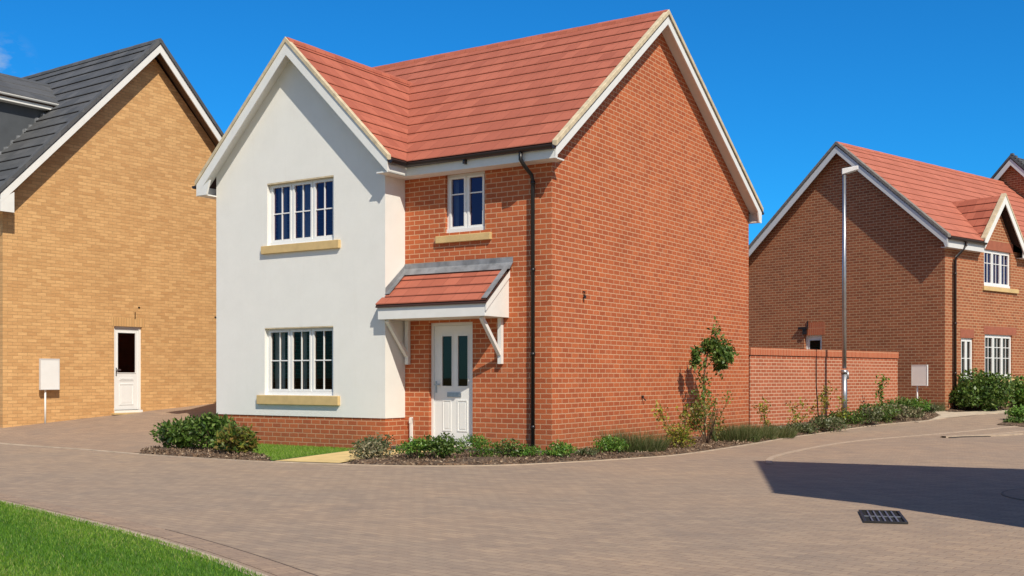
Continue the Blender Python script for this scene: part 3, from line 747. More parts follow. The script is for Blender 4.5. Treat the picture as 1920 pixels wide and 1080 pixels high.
# dormer
mb = MB(); mb.prism([(.003, DF0+.32, 5.451), (.003, DF1-.32, 5.451), (.003, DF1-.32, 5.68+.05), (.003, DA, DAZ-.25), (.003, DF0+.32, 5.68+.05)], (-.1, 0, 0))
dm_ = mb.build('dormer', M['brick_right'], rh)
mb = MB()
DE = REZ+.04; dsl = (DAZ-DE)/(DA-DF0); dsr = (DAZ-DE)/(DF1-DA)
xe = .25-(DE-REZ)/rs
slope(mb, [[(DXF, DF0), (DXF, DA), (xb, DA), (xe, DF0)]], lambda x, y: DE+dsl*(y-DF0), DE-.01, .262, (0, -1), .035, .02)
mb.cut(); slope(mb, [[(DXF, DF1), (DXF, DA), (xb, DA), (xe, DF1)]], lambda x, y: DE+dsr*(DF1-y), DE-.01, .262, (0, 1), .035, .02)
mb.build('roof', [M['tile_red'], M['tile_under']], dm_)
mb = MB(); chevron(mb, RF, DF0-.02, DA, DF1+.02, DE, DAZ, DE, -.0, .27, DXF-.015, DXF+.015); mb.build('barge_board', M['whitepaint'], dm_)
mb = MB(); chevron(mb, RF, DF0-.04, DA, DF1+.04, DE, DAZ, DE, .07, -.002, DXF-.12, DXF+.03); mb.build('verge_trim', M['cream'], dm_)
mb = MB(); RF.box(mb, A1[0]-.06, A1[1]+.15, 5.405, 5.70, -.02, .008); mb.cut(); RF.box(mb, A2[0]-.06, A2[1]+.27, 2.735, 2.99, -.02, .006); mb.cut(); RF.box(mb, A3[0]-.05, A3[1]+.05, 2.585, 2.85, -.02, .006); mb.build('lintel', M['terracotta'], rh)
window(rh, RF, *A1, 3, 2, 2, 'glass_up', sill=(2.30, 4.62, 4.10, 4.235), rowpos=[.66], curtain=[(3.0, 3.3), (3.75, 4.12), (2.62, 2.8)], rec=.05, fw=.06, label='three light window under the dormer')
window(rh, RF, *A2, 3, 2, 3, 'glass', sill=(2.40, 4.72, 1.18, 1.33), rowpos=[.45, .74], curtain=[(2.7, 3.0), (3.3, 3.6), (4.0, 4.2)], rec=.05, fw=.06, label='three light window downstairs')
window(rh, RF, *A3, 2, 1, 2, 'glass', rowpos=[.52], curtain=[(1.4, 1.65)], rec=.05, fw=.06, label='narrow white window beside the downpipe')
d_ = door(rh, RG, *GD, two=False, rec=.10, handle=False)
mb = MB(); RG.box(mb, GD[0]+.05, GD[1]+.12, GD[3]+.003, GD[3]+.42, -.02, .006); mb.build('lintel', M['brick_soldier'], rh)
mb = MB(); RG.box(mb, GD[0]-.18, GD[0]+.16, 2.98, 3.05, .004, .10); RG.box(mb, GD[0]-.02, GD[0]+.13, 2.80, 2.98, .004, .08); RG.box(mb, GD[0]+.13, GD[0]+.16, 3.05, 3.25, .004, .03); mb.build('outside_light', M['brownblack'], rh)

# attached taller house at the far end
ah = empty('brick_house', (RO[0]+RLEN*math.sin(R_(49.7)), RO[1]+RLEN*math.cos(R_(49.7)), 0), R_(-49.7), 'taller brick house whose dark grey gable tip rises over the roof at the right edge', 'house', 'houses around the paved road')
AG = WF(0, .05, 1, 0); AX = -3.15; AZ = 9.88; AE = 5.9; AW = 3.85
mb = MB(); AG.wall(mb, AX-AW, AX+AW, -.2, AE); mb.poly([AG.P(AX-AW, AE), AG.P(AX+AW, AE), AG.P(AX, AZ-.15)])
mb.poly([(AX+AW, .05, -.2), (AX+AW, 8, -.2), (AX+AW, 8, AE), (AX+AW, .05, AE)]); mb.poly([(AX-AW, .05, -.2), (AX-AW, .05, AE), (AX-AW, 8, AE), (AX-AW, 8, -.2)])
mb.poly([(AX-AW, 8, -.2), (AX-AW, 8, AE), (AX, 8, AZ-.15), (AX+AW, 8, AE), (AX+AW, 8, -.2)])
mb.build('wall', M['brick_right'], ah)
asl = (AZ-AE+.2)/(AW+.2); mb = MB()
for s_ in (1, -1):
    mb.cut(); slope(mb, [[(AX+s_*(AW+.2), -.2), (AX+s_*(AW+.2), 8.2), (AX, 8.2), (AX, -.2)]], lambda x, y: AZ-asl*abs(x-AX), AE-.2, .26, (s_, 0))
mb.build('roof', [M['tile_grey'], M['tile_under']], ah)
mb = MB(); chevron(mb, AG, AX-AW-.2, AX, AX+AW+.2, AE-.2, AZ, AE-.2, .05, .05, .12, .27)
for k in range(34):
    t = k/34; x = AX+(AW+.2)*t; z = AZ-asl*(AW+.2)*t
    mb.box(x, x+.10, -.21, -.06, z+.02, z+.10+.02*(k % 2))
mb.build('verge_trim', M['tile_grey'], ah)
mb = MB(); chevron(mb, AG, AX-AW-.18, AX, AX+AW+.18, AE-.18, AZ, AE-.18, -.052, .34, .215, .245); mb.build('barge_board', M['greywhite'], ah)

# ------------------------------------------------------------------ GARDEN WALL
p0 = Vector((5.99, 27.70, 0)); p1 = Vector((11.55, 33.0, 0)); dv = (p1-p0); LWL = dv.length; ang = math.atan2(dv.y, dv.x)
gw = empty('garden_wall', (p0.x, p0.y, 0), ang, 'red brick garden wall with upright brick coping, running from the corner house towards the road sign', 'wall')
mb = MB(); mb.box(0, LWL, 0, .22, -.3, 1.93); mb.build('wall', M['brick_wall'], gw)
mb = MB(); mb.box(-.02, LWL+.01, -.028, .25, 1.945, 2.13); mb.box(0, LWL-.01, .01, .21, 1.93, 1.945, 1); mb.build('coping', [M['brick_soldier'], M['tile_under']], gw, bevel=.0)
mb = MB(); u = 3.05
mb.tube([(u-.02, .1, 2.145), (u, -.04, 2.15), (u+.0, -.045, 1.9), (u+.03, -.02, 1.2), (u+.08, -.02, .8), (u+.14, -.03, .2)], .011, 6)
tag(mb.build('cable', M['black'], None), 'thin black cable hanging down the garden wall', 'cable')
c_ = bpy.data.objects['cable']; c_.location = gw.location; c_.rotation_euler = gw.rotation_euler

# ------------------------------------------------------------------ OFFSCREEN HOUSE behind the camera's right (casts the road shadow)
bs = Vector((5.46, 8.05)); dA = Vector((.82, .572))
nh = empty('brick_house', (bs.x, bs.y, 0), math.atan2(dA.y, dA.x), 'house standing right of the viewer whose gable shades the road', 'house', 'houses around the paved road')
NW = 5.8; NE = 5.35; NR = 9.0
mb = MB(); NG = WF(.2, 0, -1, 0)
mb.poly([(.2, 0, -.1), (.2, 0, NE), (NW/2, 0, NR-.15), (NW-.2, 0, NE), (NW-.2, 0, -.1)])
mb.poly([(.2, 0, -.1), (.2, -11, -.1), (.2, -11, NE), (.2, 0, NE)]); mb.poly([(NW-.2, 0, -.1), (NW-.2, 0, NE), (NW-.2, -11, NE), (NW-.2, -11, -.1)])
mb.poly([(.2, -11, -.1), (NW-.2, -11, -.1), (NW-.2, -11, NE), (NW/2, -11, NR-.15), (.2, -11, NE)])
mb.build('wall', M['brick_right'], nh)
mb = MB(); nsl = (NR-NE)/(NW/2)
slope(mb, [[(0, .25), (0, -11.2), (NW/2, -11.2), (NW/2, .25)]], lambda x, y: NE+nsl*x, NE, .28, (-1, 0))
mb.cut(); slope(mb, [[(NW, .25), (NW, -11.2), (NW/2, -11.2), (NW/2, .25)]], lambda x, y: NE+nsl*(NW-x), NE, .28, (1, 0))
mb.build('roof', [M['tile_red'], M['tile_under']], nh)

# ------------------------------------------------------------------ GROUND
def sheet(name, pts, off, mat, kind='structure', label=None, cat=None, cell=.8, parent=None, fn=None):
    bm = bmesh.new(); vs = [bm.verts.new((x, y, 0)) for x, y in pts]; bm.faces.new(vs)
    bmesh.ops.triangulate(bm, faces=bm.faces[:])
    xs = [p[0] for p in pts]; ys = [p[1] for p in pts]
    for ax, lo, hi in ((0, min(xs), max(xs)), (1, min(ys), max(ys))):
        k = math.ceil(lo/cell)
        while k*cell < hi:
            co = [0, 0, 0]; co[ax] = k*cell; no = [0, 0, 0]; no[ax] = 1
            bmesh.ops.bisect_plane(bm, geom=bm.verts[:]+bm.edges[:]+bm.faces[:], plane_co=co, plane_no=no); k += 1
    for v in bm.verts: v.co.z = g(v.co.x, v.co.y)+off+(fn(v.co.x, v.co.y) if fn and not v.is_boundary else 0)
    bmesh.ops.recalc_face_normals(bm, faces=bm.faces[:])
    if sum(f.normal.z for f in bm.faces) < 0: bmesh.ops.reverse_faces(bm, faces=bm.faces[:])
    me = bpy.data.meshes.new(name); bm.to_mesh(me); bm.free(); me.materials.append(mat)
    o = bpy.data.objects.new(name, me); COL.objects.link(o)
    if kind: o['kind'] = kind
    if label: tag(o, label, cat)
    return o
big = [(-900, -300), (900, -300), (900, 1500), (-900, 1500)]
sheet('ground', big, -.05, M['field'], cell=60)
bpy.data.objects['ground'].location.z = -.4
sheet('ground', [(-60, -40), (60, -40), (60, 75), (-60, 75)], -.03, M['field'], cell=1.5)
sheet('road', [(-30, -20), (30, -20), (30, 42), (-30, 42)], 0, M['paving'], cell=.75)

def smoothline(pts, n=8):
    out = []
    P = [pts[0]]+list(pts)+[pts[-1]]
    for i in range(1, len(P)-2):
        a, b, c, d = [Vector(q) for q in P[i-1:i+3]]
        for k in range(n):
            t = k/n
            out.append(tuple(.5*((2*b)+(c-a)*t+(2*a-5*b+4*c-d)*t*t+(3*b-a-3*c+d)*t**3)))
    out.append(tuple(pts[-1])); return out
def strip(name, line, w, off, mat, h=0, kind='structure', side=0):
    mb = MB(); L = [Vector(p) for p in line]; pr = None
    for i, p in enumerate(L):
        d = (L[min(i+1, len(L)-1)]-L[max(i-1, 0)]).normalized(); n = Vector((-d.y, d.x))
        a = p+n*w*(side-.5+.5) - n*w*.5*(1-side); a = p-n*w/2+n*side*w/2; b = a+n*w
        za = g(a.x, a.y)+off; zb = g(b.x, b.y)+off
        cu = ((a.x, a.y, za+h), (b.x, b.y, zb+h), (a.x, a.y, za-.05), (b.x, b.y, zb-.05))
        if pr:
            mb.poly([pr[0], cu[0], cu[1], pr[1]]); mb.poly([pr[2], cu[2], cu[0], pr[0]]); mb.poly([cu[3], pr[3], pr[1], cu[1]])
        pr = cu
    o = mb.build(name, mat); o['kind'] = kind; return o

K = smoothline([(-10.41, 22.4), (-8.41, 21.2), (-6.72, 19.85), (-4.23, 18.2), (-2.18, 17.36), (-.92, 17.22), (.34, 17.6), (2.2, 18.95), (3.19, 20.0), (4.81, 22.6), (6.85, 26.0), (9.17, 28.6), (11.42, 30.2)])
strip('kerb', K, .09, .012, M['kerb'], 0)
strip('kerb', smoothline([(-16, 26), (-13, 24.1), (-10.41, 22.4)]), .09, .012, M['kerb'])
def Kseg(x0, x1): return [p for p in K if x0 <= p[0] <= x1]
def hl(x, y):   # main house local -> world
    c, s = math.cos(TH), math.sin(TH)
    return (0.7079+x*c+y*s, 19.5-x*s+y*c)
# driveway (left of the house)
sheet('driveway', [(-16, 26)]+[p for p in K if p[0] <= -6.9]+[(-6.6, 21.0), hl(-7.9, -.7), hl(-7.9, 12), (-9, 40), (-25, 40)], .006, M['paving2'])
# beds
mound = lambda x, y: .03+.03*math.sin(x*3.1)*math.sin(y*2.7)
sheet('planting_bed', Kseg(-6.95, -3.86)+[(-4.3, 19.1), (-5.2, 20.3), (-6.3, 21.3), (-6.9, 20.9)], .014, M['soil'], cell=.25, fn=mound)
sheet('planting_bed', Kseg(-2.74, 11.5)+[(12.2, 31.5), (12.35, 33.2), (11.5, 33.2), hl(0.0, 9.7), hl(0, 0), hl(-1.6, 0), hl(-1.6, -.9), hl(-2.3, -1.35)], .014, M['soil'], cell=.25, fn=mound)
sheet('lawn', [(-3.95, 18.15), (-4.3, 19.1), (-5.2, 20.3), (-6.2, 21.3), hl(-7.86, -.6), hl(-3.6, -.6), (-2.9, 20.9), (-3.0, 20.6)], .015, M['turf'], cell=.5)
sheet('path', [(-3.9, 18.06), (-2.76, 17.62), (-2.35, 19.3), hl(-2.3, -1.3), hl(-1.6, -.9), hl(-1.6, -.02), hl(-3.28, -.02), hl(-3.3, -.66), hl(-3.6, -.66), (-2.95, 20.75)], .019, M['path'], cell=.5)
LN = smoothline([(-9.5, 16.5), (-7.4, 14.0), (-5.7, 12.26), (-3.43, 9.84), (-1.8, 7.74), (-.7, 5.9), (0, 3.5)])
strip('lawn_edging', LN, .10, .012, M['kerb'])
lawnpoly = LN+[(-1, 1), (-14, 1), (-14, 16.5)]
sheet('lawn', lawnpoly, .010, M['turf'], cell=.6)
# faint second course along the lawn edge and light band in the road
strip('edging_course', [(p[0]+.17, p[1]+.155) for p in LN], .22, .005, M['paving2'])
strip('edging_joint', [(p[0]+.26, p[1]+.235) for p in LN[24:]], .009, .007, M['joint'])
strip('road_band', smoothline([(4.1, 17.6), (4.75, 19.6), (7.0, 23.3), (9.23, 25.7), (11.2, 27.3), (13.41, 28.86), (17, 31)]), .10, .010, M['band'])
strip('road_band_inner', smoothline([(9.9, 25.4), (11.2, 26.3), (13.2, 27.7), (16.5, 29.6)]), .08, .010, M['band'])
strip('drive_band', smoothline([(10.9, 29.7), (12.2, 30.9), (13.6, 31.9), (15.0, 32.6)]), .12, .012, M['kerb'])
sheet('pavement', [(11.5, 30.3), (12.4, 30.95), (13.6, 31.85), (15.5, 33.0), (15.3, 33.3), (13.1, 32.5), (12.5, 33.1), (12.3, 31.6)], .010, M['concrete'], cell=.6)
# rounded pad in the shade
pad = [(6.85+1.1*math.cos(t), 12.7+1.1*math.sin(t)) for t in [math.pi*.5+math.pi*k/16 for k in range(17)]]+[(12, 11.6), (12, 13.8)]
sheet('pavement_corner', pad, .010, M['paving2'], cell=.6)
strip('pavement_corner_edge', pad[:17], .025, .011, M['joint'])
strip('drain_slot', smoothline([(9.95, 25.05), (10.5, 25.45), (11.1, 25.6)], 4), .07, .016, M['iron'])
bpy.data.objects['drain_slot'].name = 'kerb_gap'
mb = MB(); pts = smoothline([(9.85, 25.15), (10.45, 25.56), (11.3, 25.8), (12.2, 26.4)], 4)
strip('kerb_lip', pts, .12, .010, M['band'], .03)
sheet('planting_bed', [(12.9, 32.55), (15.1, 33.4), (22, 38.5), (20, 40), hl(0, 0) if False else (13.0, 33.15)], .014, M['soil'], cell=.4, fn=mound)
sheet('planting_island', [(12.75, 29.0), (13.3, 28.5), (18, 31), (19, 34), (14.9, 31.9)], .016, M['soil'], cell=.4, fn=mound)
# drain grate
dg = empty('drain_grate', (3.67, 10.92, g(3.67, 10.92)), R_(-14.3), 'black iron drain grate set in the paved road', 'drain')
mb = MB(); mb.box(-.19, .19, -.45, .45, .002, .007); mb.build('recess', M['darkhole'], dg)
mb = MB()
mb.box(-.20, -.175, -.46, .46, .004, .022); mb.box(.175, .20, -.46, .46, .004, .022); mb.box(-.175, .175, -.46, -.435, .004, .022); mb.box(-.175, .175, .435, .46, .004, .022)
mb.build('frame', M['iron'], dg)
mb = MB()
for k in range(1, 6): mb.box(-.175+.35*k/6-.007, -.175+.35*k/6+.007, -.435, .435, .008, .020)
for k in (0,): mb.box(-.175, .175, k*.22-.01, k*.22+.01, .008, .018)
mb.build('grille', M['metal'], dg)

# ------------------------------------------------------------------ STREET FURNITURE
lx, ly = (1583-CX)/F*29.5, 29.5
lamp = empty('street_lamp', (lx, ly, g(lx, ly)), R_(-20), 'slim galvanised street lamp with a short white arm in front of the garden wall', 'street lamp')
hz = 6.93-g(lx, ly)
mb = MB(); mb.tube([(0, 0, 0), (0, 0, 1.32)], .075, 12); mb.tube([(0, 0, 1.32), (0, 0, 1.42)], .088, 12); mb.tube([(0, 0, 1.46), (0, 0, hz-.1)], .058, 12, .042); mb.box(.06, .12, -.03, .03, 1.18, 1.38)
mb.build('pole', M['metal'], lamp, smooth=True)
mb = MB(); mb.prism([(-.06, -.07, hz-.13), (.36, -.07, hz-.02), (.36, -.07, hz+.09), (-.06, -.07, hz+.03)], (0, .14, 0)); mb.build('lamp_head', M['lampwhite'], lamp, bevel=.012)
mb = MB(); mb.prism([(.08, -.05, hz-.105), (.33, -.05, hz-.04), (.33, -.05, hz-.03), (.08, -.05, hz-.095)], (0, .10, 0)); mb.build('lens', M['curtain'], lamp)
def signpost(x, y, rz, W, H, zb, label, base=True, px=0):
    s = empty('sign_post', (x, y, g(x, y)), rz, label, 'sign', 'blank white signs on thin posts')
    mb = MB(); mb.box(-W/2, W/2, -.045, 0.0, zb, zb+H); mb.build('board', M['white'], s, bevel=.008)
    mb = MB()
    for q in ((-W/2-.012, W/2+.012, zb-.012, zb+.012), (-W/2-.012, W/2+.012, zb+H-.012, zb+H+.012)): mb.box(q[0], q[1], -.052, .008, q[2], q[3])
    for q in (-W/2-.012, W/2-.012+.012): mb.box(q, q+.012, -.052, .008, zb+.012, zb+H-.012)
    mb.build('board_frame', M['greywhite'], s)
    mb = MB(); mb.tube([(px, 0.02, -.05), (px, 0.02, zb-.01)], .022, 8); mb.build('post', M['whitepaint'], s, smooth=True)
    if base:
        mb = MB(); mb.box(px-.16, px+.16, -.1, .14, 0.02, .10); mb.build('base', M['concrete'], s, bevel=.02)
    return s
_sy = 1.05; signpost(LO[0]+.13*math.cos(R_(35.7))+_sy*math.sin(R_(35.7)), LO[1]-.13*math.sin(R_(35.7))+_sy*math.cos(R_(35.7)), R_(54.3), .46, .70, .80, 'blank white sign board on a thin post against the buff brick house', False, -.08)
signpost(12.13, 32.75, R_(-49.7), .48, .60, .78, 'blank white sign board on a thin post at the end of the garden wall', True, -.10)

# ------------------------------------------------------------------ PLANTS
rng = np.random.default_rng(7)
def leafcloud(name, P, size, asp, mat, parent, up=.3, nrm=None):
    """one folded leaf (two triangles-quads) per point"""
    n = len(P)
    d = rng.normal(size=(n, 3)); d[:, 2] += up; d /= np.linalg.norm(d, axis=1)[:, None]
    a = rng.normal(size=(n, 3)); s = np.cross(d, a); s /= np.linalg.norm(s, axis=1)[:, None]; u = np.cross(s, d)
    L = size*rng.uniform(.6, 1.3, n)[:, None]; W = L*asp
    base = P; mid = P+d*L*.5-u*L*.08; tip = P+d*L-u*L*.22
    l = mid+s*W*.5+u*W*.15; r = mid-s*W*.5+u*W*.15
    V = np.stack([base, r, tip, l, ], 1).reshape(-1, 3)
    me = bpy.data.meshes.new(name); me.vertices.add(n*4); me.vertices.foreach_set('co', V.ravel())
    me.loops.add(n*4); me.loops.foreach_set('vertex_index', np.arange(n*4))
    me.polygons.add(n); me.polygons.foreach_set('loop_start', np.arange(n)*4); me.polygons.foreach_set('loop_total', np.full(n, 4))
    me.materials.append(mat); me.update(); me.validate()
    o = bpy.data.objects.new(name, me); COL.objects.link(o)
    if parent: o.parent = parent
    return o
def blobpts(n, c, r, lumps=7, lr=.45):
    """points in an uneven crown made of overlapping lumps"""
    c = np.array(c); r = np.array(r)
    cen = rng.normal(size=(lumps, 3)); cen /= np.linalg.norm(cen, axis=1)[:, None]; cen *= rng.uniform(.3, .72, lumps)[:, None]
    k = rng.integers(0, lumps, n); q = rng.normal(size=(n, 3)); q /= np.linalg.norm(q, axis=1)[:, None]
    rad = rng.uniform(.3, 1, n)**.45*lr*rng.uniform(.75, 1.15, lumps)[k]
    return c+(cen[k]+q*rad[:, None])*r
def shrub(name, x, y, r, h, mat, label, cat='shrub', n=900, leaf=.07, asp=.5, lumps=8, stems=5, group=None, lr=.5, squash=None, z0=None, dn=.0):
    z = g(x, y)+.02 if z0 is None else z0
    rt = empty(name, (x, y, z), rng.uniform(0, 6), label, cat, group)
    P = blobpts(n, (0, 0, h*.52), (r*1.1, r*1.1, h*.58), lumps, lr); P = P[P[:, 2] > .01]
    leafcloud('foliage', P, leaf, asp, M[mat], rt)
    mb = MB()
    for k in range(stems):
        a = rng.uniform(0, 6.28); q = rng.uniform(.2, .75)
        mb.tube([(0.03*math.cos(a), .03*math.sin(a), -.03), (q*r*.5*math.cos(a+.3), q*r*.5*math.sin(a+.3), h*.35), (q*r*math.cos(a), q*r*math.sin(a), h*.75)], .010, 5, .004)
    mb.build('stem', M['stem'], rt)
    return rt
def sprout(name, x, y, h, tufts, mat, label, cat='plant', group=None, leaf=.07, n=26, lean=.15):
    """lanky plant: thin bare stems with tufts of leaves"""
    rt = empty(name, (x, y, g(x, y)+.02), rng.uniform(0, 6), label, cat, group)
    mb = MB(); pts = []
    for k in range(tufts):
        a = rng.uniform(0, 6.28); hh = h*rng.uniform(.45, 1) if k else h; q = lean*rng.uniform(.4, 1.4)
        tip = (q*math.cos(a), q*math.sin(a), hh)
        mb.tube([(0, 0, -.03), (tip[0]*.3, tip[1]*.3+.02, hh*.5), tip], .009, 5, .004)
        pts.append(np.array(tip)+rng.normal(size=(n, 3))*np.array([.07, .07, .07]))
        pts.append(np.array([[tip[0]*t, tip[1]*t, hh*t] for t in rng.uniform(.35, 1, n//2)])+rng.normal(size=(n//2, 3))*.03)
    mb.build('stem', M['greenstem'], rt)
    leafcloud('foliage', np.concatenate(pts), leaf, .5, M[mat], rt)
    return rt
def tuft(name, x, y, r, h, mat, label, n=500, cat='grass tuft', group=None, w=.012):
    rt = None
    z = g(x, y)+.02
    a = rng.uniform(0, 6.28, n); q = np.sqrt(rng.uniform(0, 1, n))*r
    B = np.stack([q*np.cos(a), q*np.sin(a)*.7, np.zeros(n)], 1)
    hh = h*rng.uniform(.4, 1.1, n)
    lean = rng.normal(size=(n, 2))*.22*h
    T = B+np.stack([lean[:, 0]+B[:, 0]*.3, lean[:, 1]+B[:, 1]*.3, hh], 1)
    sd = rng.normal(size=(n, 2)); sd /= np.linalg.norm(sd, axis=1)[:, None]; sd = np.stack([sd[:, 0], sd[:, 1], np.zeros(n)], 1)*w*.5
    V = np.stack([B-sd, B+sd, T], 1).reshape(-1, 3)
    me = bpy.data.meshes.new(name); me.vertices.add(n*3); me.vertices.foreach_set('co', V.ravel())
    me.loops.add(n*3); me.loops.foreach_set('vertex_index', np.arange(n*3))
    me.polygons.add(n); me.polygons.foreach_set('loop_start', np.arange(n)*3); me.polygons.foreach_set('loop_total', np.full(n, 3))
    me.materials.append(M[mat]); me.update(); me.validate()
    o = bpy.data.objects.new(name, me); COL.objects.link(o); o.location = (x, y, z)
    return tag(o, label, cat, group)

GL = 'shrubs in the bed by the driveway'
shrub('broadleaf_shrub', -6.18, 20.75, .46, .66, 'leaf_dark', 'big dark green leafy shrub at the driveway corner, leftmost by the white wall', n=2600, leaf=.095, asp=.5, lumps=14, group=GL)
shrub('broadleaf_shrub', -5.55, 20.3, .40, .62, 'leaf_dark', 'dark green leafy shrub in the middle of the three by the white wall', n=2300, leaf=.095, asp=.45, lumps=12, group=GL)
shrub('broadleaf_shrub', -4.83, 19.5, .42, .54, 'leaf_bronze', 'yellowish shrub with curled leaves, nearest the lawn by the white wall', n=1300, leaf=.10, asp=.38, lumps=10, group=GL)
shrub('broadleaf_shrub', -5.05, 19.85, .40, .46, 'leaf_dark', 'low dark shrub tucked behind the yellowish shrub beside the lawn', n=1000, leaf=.09, asp=.4, lumps=10, group=GL)
GF = 'plants in the bed before the front door'
shrub('border_plant', -2.25, 18.75, .42, .34, 'leaf_olive', 'olive green plant at the end of the paved path', 'plant', n=1100, leaf=.055, group=GF)
shrub('border_plant', -2.35, 18.25, .36, .28, 'leaf_pale', 'low straw coloured plant spilling beside the path', 'plant', n=800, leaf=.06, asp=.4, group=GF)
shrub('border_plant', -1.65, 18.45, .38, .36, 'leaf_mid', 'mid green plant left of the front door', 'plant', n=1200, leaf=.05, group=GF)
shrub('border_plant', -1.12, 18.55, .38, .46, 'leaf_dark', 'tallest dark green plant in front of the front door', 'plant', n=1800, leaf=.055, group=GF)
shrub('border_plant', -.62, 18.6, .38, .36, 'leaf_mid', 'feathery bright green plant at the right edge of the front door', 'plant', n=1500, leaf=.05, asp=.3, group=GF)
shrub('border_plant', -.12, 18.65, .33, .28, 'leaf_dark', 'small green plant under the wall between door and downpipe', 'plant', n=900, leaf=.05, group=GF)
shrub('border_plant', .28, 18.7, .24, .2, 'leaf_mid', 'very low plant at the foot of the black downpipe', 'plant', n=450, leaf=.05, group=GF)
shrub('border_plant', .80, 18.75, .36, .24, 'leaf_mid', 'low yellowish green plant at the corner of the brick house', 'plant', n=800, leaf=.055, group=GF)
GG = 'plants along the brick gable wall'
shrub('border_plant', 1.28, 19.0, .22, .14, 'leaf_olive', 'flat olive plant just round the corner of the brick house', 'plant', n=300, leaf=.05, group=GG)
shrub('border_plant', 1.72, 19.6, .34, .34, 'leaf_mid', 'bright green leafy clump in front of the tall grass at the gable wall', 'plant', n=1100, leaf=.045, group=GG)
tuft('wild_grass', 2.25, 20.05, .52, .42, 'drygrass', 'tuft of tall wild grass at the foot of the gable wall', 1500, group=GG)
tuft('wild_grass', 1.9, 20.25, .3, .5, 'drygrass', 'thin brownish grass tuft close against the gable wall', 260, group=GG, w=.008)
shrub('border_plant', 2.72, 20.55, .18, .18, 'leaf_olive', 'small olive plant between the grass tuft and the yellow shrub', 'plant', n=260, leaf=.045, group=GG)
shrub('border_plant', 3.12, 20.95, .36, .46, 'leaf_yellow', 'round yellow green shrub near the kerb in front of the sapling', 'shrub', n=1200, leaf=.05, group=GG)
sprout('rose_bush', 3.15, 21.35, .75, 4, 'leaf_yellow', 'sparse lanky rose left of the sapling', 'shrub', GG, .075, 30, .25)
shrub('rose_bush', 3.95, 22.35, .55, .98, 'leaf_bronze', 'tangled yellow green rose bush around the sapling stem', 'shrub', n=700, leaf=.07, lumps=26, lr=.24, stems=14, group=GG)
tuft('wild_grass', 4.75, 23.4, .5, .42, 'drygrass', 'tuft of dark wild grass right of the sapling', 1300, group=GG)
tuft('wild_grass', 5.3, 24.4, .55, .34, 'drygrass', 'low wild grass where the gable ends', 1300, group=GG)
# sapling
sx, sy = hl(.62, 5.35)
tr = empty('sapling_tree', (sx, sy, g(sx, sy)), 0, 'young tree with bushy crown on a thin stem before the brick gable', 'tree', None)
mb = MB(); mb.tube([(0, 0, -.05), (.02, .02, .6), (-.01, .05, 1.1), (.03, .1, 1.55), (.12, .2, 1.95)], .022, 7, .012)
mb.tube([(.0, .05, 1.2), (-.2, 0, 1.5), (-.28, 0, 1.85)], .01, 5, .005); mb.tube([(.03, .1, 1.55), (.35, .3, 1.9), (.5, .35, 2.0)], .01, 5, .005); mb.tube([(0.03, .1, 1.5), (.1, .1, 1.9), (.28, .1, 2.42)], .01, 5, .005)
mb.build('trunk', M['stem'], tr)
P = np.concatenate([blobpts(1500, (.30, .22, 1.96), (.54, .46, .50), 13, .30), blobpts(300, (-.24, 0, 1.85), (.15, .15, .28), 4, .5), rng.normal(size=(60, 3))*np.array([.05, .05, .12])+np.array([.27, .1, 2.38]), rng.normal(size=(40, 3))*np.array([.06, .05, .1])+np.array([.42, .3, 1.62]), rng.normal(size=(130, 3))*np.array([.07, .07, .30])+np.array([.0, .04, 1.35]), rng.normal(size=(40, 3))*np.array([.08, .08, .05])+np.array([.68, .35, 1.9])])
leafcloud('crown', P, .095, .5, M['leaf_dark'], tr, up=-.8)
tr2 = sprout('rose_bush', 4.25, 22.95, 1.05, 6, 'leaf_mid', 'rose with arching shoots right of the sapling stem', 'shrub', GG, .065, 26, .35)
GW = 'young plants along the garden wall'
sprout('young_plant', 5.95, 25.85, .75, 4, 'leaf_yellow', 'lanky young plant at the start of the garden wall', 'plant', GW, .08, 22, .22)
sprout('young_plant', 6.95, 26.9, .68, 4, 'leaf_yellow', 'lanky young plant, second along the garden wall', 'plant', GW, .08, 24, .28)
sprout('young_plant', 7.85, 28.05, .98, 5, 'leaf_yellow', 'tallest yellow green young plant left of the cable on the garden wall', 'plant', GW, .08, 24, .25)
sprout('young_plant', 8.35, 28.55, .66, 3, 'leaf_yellow', 'short young plant right beside the hanging cable', 'plant', GW, .08, 22, .18)
sprout('young_plant', 10.35, 30.95, 1.05, 3, 'leaf_mid', 'upright young plant right of the street lamp', 'plant', GW, .09, 34, .08)
GC = 'ground cover plants below the garden wall'
for i, (x, y, r, h, m_, lb) in enumerate([
    (6.1, 25.5, .45, .22, 'leaf_olive', 'low olive ground cover at the start of the garden wall'),
    (6.9, 26.5, .5, .25, 'leaf_olive', 'low olive ground cover below the second lanky plant'),
    (7.8, 27.4, .5, .32, 'leaf_olive', 'olive ground cover just left of the cable foot'),
    (8.75, 28.6, .55, .46, 'leaf_dark', 'dark green ground cover right of the cable foot'),
    (9.35, 28.95, .5, .42, 'leaf_olive', 'olive ground cover at the foot of the street lamp'),
    (9.9, 29.6, .55, .5, 'leaf_dark', 'dark leafy ground cover just right of the street lamp'),
    (10.4, 29.95, .5, .42, 'leaf_pale', 'pale dry ground cover at the kerb right of the street lamp'),
    (10.75, 30.75, .6, .52, 'leaf_dark', 'dark leafy ground cover below the end of the garden wall'),
    (11.2, 30.6, .45, .34, 'leaf_pale', 'pale dry ground cover at the tip of the planting bed'),
    (11.6, 31.7, .5, .46, 'leaf_mid', 'bright green ground cover left of the white sign post'),
    (12.15, 32.1, .3, .26, 'leaf_olive', 'small olive plant at the foot of the white sign post')]):
    shrub('ground_cover_plant', x, y, r, h, m_, lb, 'plant', n=int(900*r/.5), leaf=.075, group=GC)
